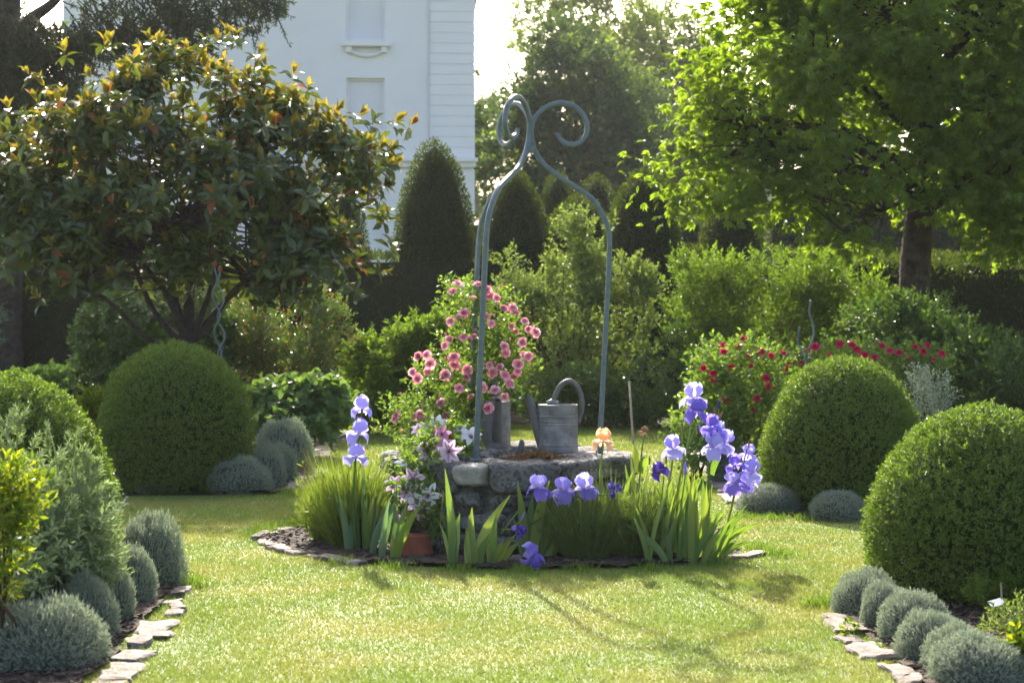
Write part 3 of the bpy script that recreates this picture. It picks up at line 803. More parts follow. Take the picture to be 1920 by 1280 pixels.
Pd, Nd = crown([blob(1830, 80, 20.4, 220, 200, 1.8), blob(1900, 300, 20.2, 170, 150, 1.5), blob(1960, 150, 20.4, 160, 260, 1.8), blob(1720, 60, 20.6, 150, 170, 1.6), blob(1800, -120, 20.6, 260, 140, 2)], 1300, .1, .40, .5)
P = np.concatenate([P, Pd]); N = np.concatenate([N, Nd])
ext = [A(x, y, 19.7 + R.uniform(-.4, .4)) for x, y in [(1190, 300), (1205, 285), (1225, 330), (1210, 365), (1250, 120), (1262, 160), (1255, 235), (1300, 400), (1340, 410), (1385, 420), (1240, 310), (1610, 470), (1630, 490),
       (1595, 455), (1560, 480), (1365, 30), (1330, 60), (1300, 90), (1280, 370), (1420, 400), (1460, 420), (1290, 130), (1220, 300), (1195, 320)]]
P = np.concatenate([P, ext]); N = np.concatenate([N, unit(np.array(ext) - np.array(tblobs[1][0]))]); nc = len(P)
# compound leaf: five leaflets spread like a hand, drooping
def compound(T, na=5, spread=1.9):
    V, F, o = [], [], 0
    for i in range(na):
        a = (i / (na - 1) - .5) * spread; l = 1.0 - .28 * abs(i - (na - 1) / 2) / ((na - 1) / 2)
        Tv = T[0] * np.array([l, .42 * l, l]); Tv = Tv.copy(); Tv[:, 2] -= .22 * Tv[:, 0] ** 2
        c, s = math.cos(a), math.sin(a)
        V.append(np.stack([Tv[:, 0] * c - Tv[:, 1] * s, Tv[:, 0] * s + Tv[:, 1] * c, Tv[:, 2]], -1)); F.append(T[1] + o); o += len(Tv)
    return np.concatenate(V), np.concatenate(F)
COMP = compound(LEAF4)
k = 3
Dm = unit(N[:, None] * .6 + R.normal(size=(nc, k, 3)) * .8 + np.array([0, 0, -.15]))
Um = np.array([0, 0, 1.0]) + R.normal(size=(nc, k, 3)) * .4
Q = (P[:, None] + R.normal(size=(nc, k, 3)) * .10).reshape(-1, 3); D = Dm.reshape(-1, 3); U = Um.reshape(-1, 3); Lm = R.uniform(.085, .145, nc * k)
front = np.argsort(Q[:, 1] + R.uniform(0, 1.5, len(Q)) + ((Q[:, 0] > 6.2) | (Q[:, 2] > 5.2)) * 9)[:300]
sel = np.zeros(len(Q), bool); sel[front] = True
leaf_objects(tree, COMP, [M["chestnut"]], Q[sel], D[sel], U[sel], Lm[sel], Lm[sel], np.zeros(300, int))
s = ~sel
part("crown", stamp(COMP, Q[s], D[s], U[s], Lm[s], Lm[s]), M["chestnut"], tree, kind="stuff")
tp = spline(np.array([tb, A(1712, 640, 20.5), A(1715, 520, 20.5), A(1722, 420, 20.5), A(1735, 320, 20.5), A(1745, 150, 20.5), A(1740, -80, 20.6)]), 26)
part("trunk", tube(tp, np.interp(np.linspace(0, 1, 26), [0, .12, .4, .6, 1], [.27, .20, .185, .16, .08]), 12), M["bark"], tree, smooth=True)
for (y0, x, y, dd, r) in [(400, 1950, 270, 20.0, .10), (380, 1560, 300, 19.8, .07), (330, 1430, 260, 19.8, .08), (250, 1500, 110, 20.2, .08), (300, 1870, 150, 20.6, .08), (200, 1650, 0, 20.2, .07), (360, 1330, 220, 19.9, .06), (345, 1590, 440, 19.4, .04), (150, 1850, 20, 20.2, .07)]:
    a = A(1725 + (400 - y0) * .09, y0, 20.5); e = A(x, y, dd)
    part("limb", limb(a, e, r, r * .4, 10, .05, lift=.06), M["bark"], tree, smooth=True)
    tw = []
    near = np.argsort(np.linalg.norm(P - e, axis=1))[:220]
    for q in R.choice(near, 34, replace=False):
        tw.append(limb(e + (a - e) * R.uniform(0, .5), P[q], r * .3, .006, 6, .07))
    part("branch", join(tw), M["bark"], tree, smooth=True, kind="stuff")

# ------------------------------------------------------------------ old cedar at the upper left
cb = np.array([A(2, 0, 27.0)[0], 27.0, 0.0])
ced = thing("cedar_tree", "old cedar with a dark trunk and a long bough hanging over the evergreen", "tree", cb)
cp = spline(np.array([cb, cb + [0, 0, 3], A(5, 100, 27), A(15, -80, 27.0)]), 14)
part("trunk", tube(cp, np.linspace(.36, .22, 14), 10), M["bark"], ced, smooth=True)
boughs = [[(10, 95), (70, 110), (130, 85), (200, 65), (270, 66), (340, 85), (400, 95)], [(10, 80), (60, 35), (100, 5), (160, -60), (300, -90)], [(160, -60), (260, -30), (380, -25), (480, -15), (530, -5)], [(10, 60), (-40, 20), (-80, -20)]]
needles, twg = [], []
for bi, bw in enumerate(boughs):
    pts = spline(np.array([A(x, y, 26.6 + .3 * math.sin(i)) for i, (x, y) in enumerate(bw)]), 24)
    part("bough", tube(pts, np.linspace((.13, .12, .07, .08)[bi], .03, 24), 7), M["bark"], ced, smooth=True)
def spray(P, Ax, length, n):
    """flat hanging sprays of needles"""
    Ax = unit(Ax); t = R.uniform(0, 1, (len(P), n, 1))
    Q = P[:, None] + Ax[:, None] * t * np.asarray(length)[:, None, None]
    Dn = unit(Ax[:, None] * .6 + R.normal(size=(len(P), n, 3)) * .6)
    return stamp(LEAF4, Q.reshape(-1, 3), Dn.reshape(-1, 3), rdir(len(P) * n), .085 * R.uniform(.6, 1.3, len(P) * n), .020)
hang = []
for (x, y, rx, ry, n) in [(285, 5, 110, 40, 150), (330, 60, 55, 45, 95), (400, 15, 90, 40, 100), (480, 5, 50, 22, 60), (150, 40, 16, 50, 26), (220, 50, 30, 40, 22), (170, 75, 50, 16, 90), (240, 62, 60, 10, 60), (60, 180, 95, 95, 380), (20, 90, 60, 60, 260), (90, 90, 60, 30, 120), (30, 300, 90, 110, 330)]:
    c, rr = blob(x, y, 26.6, rx, ry, .7)
    q = c + R.uniform(-1, 1, (n, 3)) * np.array(rr)
    hang.append(q)
Pn = np.concatenate(hang)
Ax = unit(np.stack([R.normal(size=len(Pn)) * .5 + .25, R.normal(size=len(Pn)) * .4, -np.abs(R.normal(size=len(Pn))) * .7 - .15], -1))
ln = R.uniform(.15, .5, len(Pn))
part("needles", spray(Pn, Ax, ln, 26), M["cedar"], ced, kind="stuff")
part("twigs", join([tube(np.stack([p - a * .12, p + a * l * .5, p + a * l]), [.012, .008, .003], 4) for p, a, l in zip(Pn[:1400], Ax, ln)]), M["bark"], ced, kind="stuff")

# ------------------------------------------------------------------ shrubs across the back
def B(x, d): return (A(x, 0, d)[0], d, 0.0)
bush("tall_shrub", "tall loose shrub with pale upright shoots behind the watering can", "shrub", B(1080, 24),
     [blob(1085, 590, 24, 120, 80, .8), blob(1060, 490, 24, 34, 40, .4), blob(1150, 530, 24, 55, 40, .5), blob(990, 560, 24, 40, 45, .5), blob(1205, 560, 24, 30, 45, .4), blob(1065, 440, 24, 18, 25, .25), blob(1110, 480, 24, 25, 30, .3), blob(1070, 690, 24, 170, 100, .9), blob(1155, 430, 24, 6, 22, .1), blob(1045, 412, 24, 8, 10, .1), blob(1085, 420, 24, 6, 16, .1), blob(905, 490, 24, 8, 30, .1), blob(885, 570, 23.6, 35, 20, .3), blob(950, 485, 24, 12, 14, .2)],
     2300, 9, .066, .038, "shrub_pale", up=.7, slen=.22, stems=18, shell=.3, sr=.02, sub=.17)
bush("green_shrub", "bright green feathery shrub below the hanging tree leaves", "shrub", B(1430, 22.6),
     [blob(1420, 590, 22.6, 150, 80, .9), blob(1360, 535, 22.6, 75, 35, .6), blob(1500, 530, 22.6, 95, 40, .7), blob(1590, 580, 22.6, 70, 50, .6), blob(1420, 650, 22.6, 170, 80, .9), blob(1290, 560, 22.6, 40, 80, .5), blob(1440, 500, 22.6, 45, 20, .4)],
     2700, 9, .07, .034, "shrub", up=.8, slen=.26, stems=14, shell=.35, sub=.22)
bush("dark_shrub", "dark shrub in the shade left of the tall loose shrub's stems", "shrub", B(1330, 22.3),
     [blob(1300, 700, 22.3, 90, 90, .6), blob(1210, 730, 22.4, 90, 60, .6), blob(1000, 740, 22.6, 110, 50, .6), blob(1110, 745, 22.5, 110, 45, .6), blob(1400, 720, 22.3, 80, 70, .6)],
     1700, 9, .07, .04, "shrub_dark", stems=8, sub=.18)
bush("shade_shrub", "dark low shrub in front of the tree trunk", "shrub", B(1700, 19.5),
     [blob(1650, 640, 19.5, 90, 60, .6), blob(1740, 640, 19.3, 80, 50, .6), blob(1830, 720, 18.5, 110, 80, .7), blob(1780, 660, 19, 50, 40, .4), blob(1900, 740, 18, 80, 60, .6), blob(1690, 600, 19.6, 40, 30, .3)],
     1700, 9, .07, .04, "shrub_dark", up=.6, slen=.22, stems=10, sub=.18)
bush("leafy_shrub", "broad light green shrub left of the pink roses", "shrub", B(740, 21.5),
     [blob(760, 690, 21.5, 110, 70, .7), blob(700, 710, 21.3, 70, 60, .5), blob(800, 650, 21.5, 50, 40, .4), blob(740, 760, 21.3, 120, 40, .6), blob(850, 740, 21.5, 60, 50, .5), blob(770, 625, 21.5, 45, 25, .35)],
     1700, 9, .085, .045, "shrub", up=.8, slen=.2, stems=8, sub=.16)
bush("red_tipped_shrub", "dark glossy shrub with reddish tips before the yew hedge", "shrub", B(540, 21.0),
     [blob(540, 630, 21, 100, 90, .7), blob(570, 570, 21, 60, 40, .5), blob(600, 660, 21, 50, 60, .5), blob(490, 660, 21, 60, 70, .6), blob(540, 700, 21, 110, 40, .6)],
     1500, 9, .055, .032, "shrub_red", up=.6, slen=.2, stems=8, shell=.3, sub=.16)
bush("broad_leaved_clump", "low mound of broad matt leaves behind the grey cushions by the path", "plant", B(570, 17.6),
     [blob(580, 765, 17.6, 80, 40, .5), blob(540, 745, 17.7, 60, 25, .4), blob(600, 745, 17.6, 55, 25, .4), blob(560, 800, 17.3, 90, 30, .5), blob(500, 770, 17.8, 45, 40, .4)],
     800, 7, .10, .075, "hydrangea", up=.9, slen=.12, stems=8, spread=1.35, T=LEAF8)
bush("bronze_shrub", "brownish twiggy shrub in shade under the evergreen's lowest limb", "shrub", B(440, 22.5),
     [blob(450, 560, 22.5, 60, 60, .5), blob(470, 640, 22.4, 60, 80, .5)],
     650, 8, .06, .03, "shrub_red", stems=8)
bush("ivy_mound", "broad ivy-green mound behind the round box bush", "shrub", B(290, 20.4),
     [blob(290, 640, 20.4, 150, 85, .9), blob(240, 600, 20.4, 85, 50, .6), blob(370, 610, 20.4, 60, 70, .6), blob(290, 690, 20.4, 150, 45, .9)],
     2500, 7, .065, .05, "ivy", up=.2, slen=.10, stems=4, shell=.75, spread=1.3)
bush("grey_conifer", "blue-grey conifer branch entering at the picture edge", "conifer", B(-75, 15.5),
     [blob(-62, 615, 15.5, 48, 60, .35), blob(-75, 575, 15.5, 50, 40, .35)], 500, 12, .05, .012, "conifer_blue", slen=.16, stems=4)
bush("ground_cover", "pale low leaves at the edge of the distant lawn left of the box bush", "plant", B(110, 25.0),
     [blob(110, 715, 25, 45, 10, .3), blob(60, 718, 25, 40, 9, .3)], 200, 7, .09, .06, "hydrangea", stems=3)
bush("strap_leaf_plant", "tuft of yellow-green strap leaves between the two left box bushes", "plant", B(175, 16.0),
     [blob(178, 770, 16, 18, 24, .2), blob(165, 800, 16, 26, 30, .2)], 110, 8, .14, .02, "yellow_green", up=1.2, slen=.1, stems=3, spread=.7)
# ------------------------------------------------------------------ clipped box bushes
def box_bush(label, x, d, rad, h, mid, low, n=15000, L=.021, p=2.0):
    return clipped("box_bush", label, "box bush", (x, d, 0), dome_profile(rad, h, mid, low, p), n, L, L * .60, "box", "box_core", "clipped box bushes", inset=.05, bump=.022, bfreq=4.0, k=4, stray=70)
box_bush("round clipped box bush in front of the glossy evergreen tree", -2.85, 14.45, .60, 1.20, .42, .74, L=.027, n=13000)
box_bush("clipped box bush partly hidden by feathery plants beside the path", -2.56, 8.75, .515, 1.16, .36, .86, p=1.8)
box_bush("dome-shaped clipped box bush in front of the red roses", 2.54, 13.1, .575, 1.10, .34, .86, p=1.85, L=.026, n=13000)
box_bush("large clipped box bush cut off by the picture edge above the grey cushions", 2.47, 8.95, .575, .965, .36, .9, 15000, p=1.8)

# ------------------------------------------------------------------ grey cushions
def cushion_mesh(seed, n=2700):
    prof = dome_profile(1, 1, .25, .82, 2.1)
    P, N = profile_area(prof, n)
    P = P * (1 + .09 * bumps(P * 1.0 + seed, 2.6))[:, None] - N * R.uniform(.02, .13, n)[:, None]
    Ax = unit(N + np.array([0, 0, .35]) + R.normal(size=P.shape) * .33)
    VF = shoots(P, Ax, .105 * R.uniform(.6, 1.5, n), 10, .055, .018, .75, NEEDLE, .4)
    V, F = lathe(np.stack([np.maximum(prof[:, 0] - .12, 0), prof[:, 1] * .88], -1), 20)
    return fast_mesh("foliage", VF[0], VF[1], M["santolina"]), fast_mesh("twig_core", V, F, M["cush_core"], True)
M["cush_core"] = solid("grey_twigs", [(.06, .07, .05), (.11, .125, .095)], scale=12, rough=.95, bump=.7, bscale=20)
CUSH = [cushion_mesh(s) for s in (1.3, 4.1, 7.7, 11.9)]
def cushion(label, x, ybase, ytop, w, i):
    d = gd(ybase) + w * .5 * gd(ybase) / FPX * .8
    rad = w / 2 * d / FPX; h = CAMZ - (ytop - HOR) * d / FPX
    t = thing("grey_cushion", label, "cushion plant", ((x - 960) / FPX * d, d, 0), "clipped grey cushion plants edging the beds")
    t.rotation_euler = (0, 0, i * 1.3)
    for nm, me in zip(("foliage", "twig_core"), CUSH[i % 4]):
        o = link(nm, me, t, Matrix.Diagonal((rad, rad, h, 1)))
        if nm == "foliage": o["kind"] = "stuff"
    return t
for i, a in enumerate([
    ("tall grey cushion at the inner corner of the bed beside the box bush", 278, 1108, 968, 132),
    ("grey cushion second from the inner corner, below the feathery plants", 240, 1142, 1025, 105),
    ("small grey cushion third from the inner corner of the feathery bed", 205, 1172, 1058, 95),
    ("grey cushion fourth in the row under the feathery plants", 165, 1206, 1088, 112),
    ("dark grey cushion tucked behind the largest cushion at the bottom corner", 78, 1196, 1090, 160),
    ("largest grey cushion, at the bottom corner under the feathery plants", 88, 1268, 1122, 212),
    ("grey cushion at the foot of the round box bush, nearest the lawn corner", 452, 928, 858, 116),
    ("small grey cushion behind the one at the foot of the round box bush", 497, 917, 838, 74),
    ("grey cushion with a pale rim between two others along the path", 522, 908, 833, 76),
    ("tallest grey cushion along the path in front of the broad leaves", 530, 888, 787, 114),
    ("low grey cushion half hidden left of the round box bush", 233, 925, 872, 60),
    ("flat grey cushion in shade under the round box bush", 296, 927, 882, 84),
    ("grey cushion beside the path under the lavender irises", 1442, 964, 908, 112),
    ("dark grey cushion in shade at the foot of the dome-shaped box bush", 1572, 978, 920, 104),
    ("pale grey cushion behind the iris flowers at the path edge", 1372, 908, 842, 92),
    ("grey cushion at the stone corner by the large box bush", 1622, 1160, 1072, 116),
    ("narrow grey cushion second from the stone corner by the large box bush", 1664, 1186, 1094, 100),
    ("grey cushion third from the stone corner, with a silvery crest", 1716, 1212, 1108, 136),
    ("grey cushion fourth from the stone corner, leaning over the soil", 1742, 1250, 1148, 130),
    ("grey cushion squeezed behind the last one in the row by the large box bush", 1796, 1272, 1174, 130),
    ("last grey cushion in the row at the bottom edge below the plant label", 1832, 1300, 1192, 190),
]):
    cushion(*a, i)

# ------------------------------------------------------------------ stone well
wc = np.array([0.0, 11.2, 0.0]); WR = .84
well = thing("stone_well", "low round well wall of rough grey stones and mortar under the iron frame", "well", wc)
def ring_pos(th, r): return np.array([r * math.sin(th), -r * math.cos(th), 0])
seed = 0
def well_stone(th0, th1, z0, z1, depth, out=0.0, mat="well_stone", rough=.1, sq=4.5, label=None):
    global seed
    seed += 1
    th = (th0 + th1) / 2; w = 2 * (WR + out) * math.sin((th1 - th0) / 2) * .99; h = z1 - z0
    V, F = rock(w, depth, h, seed + 500, n=8, rough=rough, sq=sq)
    V = V + R.normal(size=V.shape) * .0022 + unit(V) * (bumps(V + seed, 26) * .006)[:, None]
    c = ring_pos(th, WR - depth / 2 + out) + np.array([0, 0, (z0 + z1) / 2])
    o = link("stone", fast_mesh("stone", V, F, M[mat], smooth=True), well, Matrix.Translation(c) @ Matrix.Rotation(th, 4, 'Z') @ Matrix.Rotation(random.uniform(-.05, .05), 4, 'Y'))
    if label: o["label"] = label
D2 = math.radians
for (a, b, z0, z1, dep, out, mt, lb) in [(-68, -40, .49, .575, .34, .03, "well_stone", "flat slab on the rim"), (-66, -42, .36, .485, .26, -.02, "well_stone", None), (-41, -24.5, .37, .555, .3, .0, "well_stone", "rounded boulder in the rim"),
                                     (-24, -10.5, .43, .548, .3, .025, "pale_stone", "pale squared stone in the rim"), (-9.5, 19, .385, .575, .36, .03, "well_stone", "large rounded rim stone"),
                                     (19.5, 47, .44, .575, .36, .02, "well_stone", "long flat rim slab"), (47.5, 76, .43, .57, .36, .02, "well_stone", None)]:
    well_stone(D2(a), D2(b), z0, z1, dep, out, mt, .13, 5.5, lb)
a = 77.0
while a < 290:
    b = min(a + random.uniform(18, 28), 291.5)
    well_stone(D2(a), D2(b - .6), .43 + random.uniform(-.03, .02), .57 + random.uniform(-.02, .01), .32, .015); a = b
for z0, z1 in ((0.0, .135), (.135, .265), (.265, .40)):
    a = random.uniform(0, 10); end = a + 360
    while a < end - 4:
        b = min(a + random.uniform(11, 22), end)
        if end - b < 7: b = end
        well_stone(D2(a), D2(b - 1.2), z0 + random.uniform(.006, .02), z1 - random.uniform(.006, .02), .16, random.uniform(-.034, -.004), rough=.16, sq=4); a = b
prof = [(.80, .0), (.805, .12), (.795, .24), (.80, .34), (.79, .42), (.70, .47), (.55, .50), (.3, .52), (.001, .525)]
V, F = lathe(spline(np.array([[p[0], 0, p[1]] for p in prof]), 40)[:, [0, 2]], 72)
V = V + unit(V + np.array([0, 0, .001])) * (bumps(V, 9) * .012 + bumps(V, 33) * .006 + R.normal(size=len(V)) * .004)[:, None]
part("mortar_core", (V + wc, F), M["mortar"], well)
for (x, y, d, s, h) in [(905, 850, 11.0, .13, .08), (925, 848, 11.15, .17, .09), (955, 849, 10.95, .14, .07), (870, 853, 10.85, .16, .08), (1000, 850, 11.25, .12, .06), (842, 850, 11.0, .17, .09), (1110, 848, 11.3, .2, .06), (1140, 850, 11.1, .2, .06), (1050, 850, 11.45, .3, .05)]:
    seed += 1
    V, F = rock(s, s * .8, h, seed + 900, n=4, rough=.14, sq=3)
    p = A(x, y, d); p[2] = .50 + h / 2
    link("rubble_stone", fast_mesh("rubble_stone", V, F, M["well_stone"]), well, Matrix.Translation(p - wc) @ Matrix.Rotation(seed, 4, 'Z'))
seed += 1
mp = A(1010, 858, 10.62)
n = 900
Pm = np.stack([R.normal(size=n) * .10, R.normal(size=n) * .045, np.zeros(n)], -1); Pm[:, 2] = .572 + .035 * np.exp(-(Pm[:, 0] / .1) ** 2) * R.uniform(.2, 1, n)
mloc = np.array([mp[0], mp[1], .575])
solo("dry_moss_pad", stamp(LEAF4, Pm + np.array([mp[0], mp[1], 0]), unit(rdir(n) + np.array([0, 0, .5])), rdir(n), .028, .010), M["moss"], "rusty brown pad of dry moss on the well rim", "moss", mloc)
V, F = rock(.035, .05, .11, 77, n=4, rough=.2, sq=2.6)
sl = A(978, 838, 11.05)
solo("upright_stone_chip", (V + np.array([sl[0], sl[1], .60]), F), M["zinc_dark"], "small dark upright stone chip on the well between the watering cans", "stone", (sl[0], sl[1], .55))
V, F = rock(.075, .06, .05, 78, n=4, rough=.12, sq=2.4)
p = G(968, 1060)
solo("loose_stone", (V + p + np.array([0, 0, .04]), F), M["edge_stone"], "small rounded stone on the soil below the fallen iris flower", "stone", p)

# ------------------------------------------------------------------ iron frame
fpx = [(1125, 850), (1127, 800), (1136, 620), (1144, 460), (1141, 413), (1129, 385), (1110, 359), (1084, 341), (1049, 321), (1023, 302), (1005, 279), (997, 254), (997, 230), (1004, 212), (1018, 197), (1037, 186), (1056, 182.5),
       (1075, 187), (1091, 199), (1100, 216), (1101, 235), (1093, 250), (1080, 258.5), (1067, 259.5), (1056, 255), (1049, 248), (1047, 240)]
lean = .0476; fs = 11.2 / FPX
prof = np.array([[(x - (965 + (850 - y) * lean)) * fs, (850 - y) * fs] for x, y in fpx])
fz = .535
fb = np.array([(965 - 960) * fs, 11.2, fz])
frame = thing("iron_well_frame", "blue-grey wrought iron frame of three curled bars standing on the well", "well frame", fb)
M_lean = Matrix.Rotation(math.atan(lean), 3, 'Y')
def square_bar(pts, nrm, half):
    """bar of rounded square section along pts lying in the plane with normal nrm"""
    T = unit(np.gradient(pts, axis=0)); S = np.cross(T, nrm); m = len(pts)
    a = [(1, .6), (.6, 1), (-.6, 1), (-1, .6), (-1, -.6), (-.6, -1), (.6, -1), (1, -.6)]
    half = np.broadcast_to(half, (m,))
    V = np.stack([pts + (nrm * u + S * v) * half[:, None] for u, v in a], 1).reshape(-1, 3)
    i = np.arange(m - 1)[:, None] * 8; j = np.arange(8)[None]; k = (j + 1) % 8
    F = np.stack([i + j, i + k, i + 8 + k, i + 8 + j], -1).reshape(-1, 4)
    return V, [F, np.array([[7, 6, 5, 4, 3, 2, 1, 0], list(np.arange(8) + (m - 1) * 8)])]
p3 = spline(np.stack([prof[:, 0], np.zeros(len(prof)), prof[:, 1]], -1), 110)
for az in (4.0, 124.0, 244.0):
    c, s = math.cos(D2(az)), math.sin(D2(az))
    pts = np.stack([p3[:, 0] * c, p3[:, 0] * s, p3[:, 2]], -1)
    nrm = np.array([-s, c, 0.0])
    V, F = square_bar(pts, nrm, np.interp(np.arange(110), [0, 100, 109], [.0158, .0158, .010]))
    V = V @ np.array(M_lean.to_3x3()).T
    part("curled_bar", (V + fb, F), M["iron"], frame, smooth=False)
    V, F = rock(.07, .07, .02, int(az) + 3, n=3, rough=.03, sq=6)
    foot = np.array(M_lean @ Vector(pts[0])) + np.array([0, 0, .012])
    part("foot_plate", (V + foot + fb, F), M["iron"], frame)
V, F = lathe([(.026, -.02), (.034, -.018), (.034, .018), (.026, .02)], 16)
jp = np.array(M_lean @ Vector((0, 0, (850 - 272) * fs)))
part("collar", (V + jp + fb, F), M["iron"], frame)

# ------------------------------------------------------------------ watering cans
def watering_can(label, loc, rz, rad, h, sp_tip):
    loc = np.asarray(loc, float); t = thing("watering_can", label, "watering can", loc, "zinc watering cans on the well"); t.rotation_euler = (0, 0, rz)
    P_ = lambda nm, VF, mt, par=t: part(nm, (VF[0] + loc, VF[1]), M[mt], par, smooth=True)
    pr = [(rad * .90, 0), (rad * .99, .004), (rad * 1.0, .012), (rad * 1.0, .04), (rad * .985, .047), (rad * .985, h * .62), (rad * .975, h * .97), (rad * .985, h * .985), (rad * .985, h), (rad * .955, h), (rad * .95, h * .9), (rad * .94, .02), (.001, .02)]
    P_("body", lathe(pr, 40, 1, .86), "zinc")
    for zz in (.055, h * .60, h * .66, h * .76):
        P_("band", lathe([(rad * .985, zz - .007), (rad * 1.018, zz), (rad * .985, zz + .007)], 40, 1, .86), "zinc")
    P_("hood", lathe([(rad * .952, h * .985), (rad * .93, h + .004), (rad * .5, h + .012)], 20, 1, .86) if False else
       (lambda V, F: (V, F))(*half_disc(rad * .95, h * .985)), "zinc")
    sp = spline(np.array([[-rad * .72, 0, .055], [-rad * 1.0, 0, .16], [sp_tip[0] * .86, 0, sp_tip[1] * .8], [sp_tip[0], 0, sp_tip[1]]]), 16)
    s = P_("spout", tube(sp, np.linspace(.042, .021, 16), 14, cap=False), "zinc_dark")
    P_("spout_lip", tube(np.stack([sp[-2] * .4 + sp[-1] * .6, sp[-1]]), .0245, 14, cap=False), "zinc_dark", s)
    P_("brace", tube(np.array([[-rad * .85, 0, h * .80], [-rad * 1.15, 0, h * .86]]), .016, 8), "zinc_dark")
    hp = spline(np.array([[-.035, 0, h - .01], [-.02, 0, h + .05], [.018, 0, h + .122], [.075, 0, h + .152], [.128, 0, h + .115], [.156, 0, h + .03], [.152, 0, h - .05], [rad * .96, 0, h * .62]]), 28)
    P_("handle", tube(hp, .017, 10), "zinc_dark")
    P_("handle_plate", tube(np.array([[-.07, 0, h + .002], [-.035, 0, h + .016], [.0, 0, h + .002]]), [.02, .024, .02], 8), "zinc")
    return t
def half_disc(r, z):
    n = 14; a = np.linspace(-math.pi / 2, math.pi / 2, n) + math.pi
    V = np.concatenate([np.stack([r * np.cos(a), r * .86 * np.sin(a), np.full(n, z)], -1), np.stack([r * np.cos(a), r * .86 * np.sin(a), np.full(n, z + .004)], -1)])
    return V, [np.array([list(range(n)), list(range(2 * n - 1, n - 1, -1))])]
watering_can("grey zinc watering can with its arched handle up and spout in profile", A(1046, 848, 11.05) * [1, 1, 0] + [0, 0, .572], D2(4), .131, .315, (-.197, .372))
watering_can("zinc watering can with its spout towards the viewer under the pink roses", A(929, 838, 11.5) * [1, 1, 0] + [0, 0, .572], D2(97), .118, .315, (-.17, .33))

# ------------------------------------------------------------------ small garden hardware
def wavy(p0, p1, amp, turns, r, ph, n=70):
    t = np.linspace(0, 1, n)[:, None]; p = p0 * (1 - t) + p1 * t
    a = t[:, 0] * turns * 2 * math.pi + ph; k = amp * np.clip(np.minimum(t[:, 0], 1.02 - t[:, 0]) * 8, .25, 1)
    p = p + np.stack([np.cos(a) * k, np.sin(a) * k, np.zeros(n)], -1)
    return tube(p, r, 8)
sb = G(417, 930); sb = np.array([A(418, 0, 16.6)[0], 16.6, 0])
st = thing("spiral_plant_support", "pair of twisted blue-green metal rods with clay knobs by the evergreen trunk", "plant support", sb)
for (x, y, ph) in ((402, 500, 0.4), (413, 508, 3.5)):
    top = A(x, y, 16.6)
    part("twisted_rod", wavy(sb + [0, 0, .0], top, .034, 5.2, .0085, ph), M["iron"], st, smooth=True)
    V, F = lathe([(.004, 0), (.018, .006), (.026, .03), (.022, .055), (.002, .066)], 14)
    e = wavy(sb, top, .034, 5.2, .0085, ph)[0][-1]
    part("clay_knob", (V + e - np.array([0, 0, .01]), F), M["terracotta"], st, smooth=True)
sb = np.array([A(1508, 0, 15.2)[0], 15.2, 0])
st = thing("wavy_plant_support", "pair of wavy blue-grey metal rods rising out of the crimson roses", "plant support", sb)
part("wavy_rod", wavy(sb, A(1522, 562, 15.2), .03, 3.4, .0085, 1.2), M["iron"], st, smooth=True)
part("wavy_rod", wavy(sb + [.03, 0, 0], A(1500, 612, 15.2), .03, 3.0, .008, 4.2), M["iron"], st, smooth=True)
cb_ = np.array([A(1192, 0, 10.9)[0], 10.9, 0])
solo("bamboo_cane", tube(np.stack([cb_, A(1188, 840, 10.9), A(1180, 714, 10.95)]), [.0075, .0075, .006], 8), M["cane"], "thin bamboo cane stuck in the bed beside the withered iris", "cane", cb_, smooth=True)
lb = np.array([A(1880, 0, 7.9)[0], 7.9, 0])
lt = thing("plant_label", "small white plant label on a thin stick below the large box bush", "plant label", lb)
part("stick", tube(np.stack([lb, A(1877, 1092, 7.9)]), .0045, 6), M["cane"], lt)
V, F = box(-.034, .034, -.0015, .0015, -.026, .026)
part("tag_plate", (V @ np.array(Matrix.Rotation(1.15, 3, 'X')) @ np.array(Matrix.Rotation(.28, 3, 'Y')) + A(1869, 1129, 7.885), F), M["white_tag"], lt)
pp = G(780, 1040); pp[1] = 10.31; pp[2] = -.03
solo("upturned_pot", (lambda V, F: (V + pp, F))(*lathe([(.125, .0), (.132, .004), (.132, .035), (.122, .037), (.085, .165), (.078, .17), (.001, .172)], 28)), M["terracotta"], "upturned terracotta pot half hidden behind the iris leaves at the well foot", "pot", pp, smooth=False)

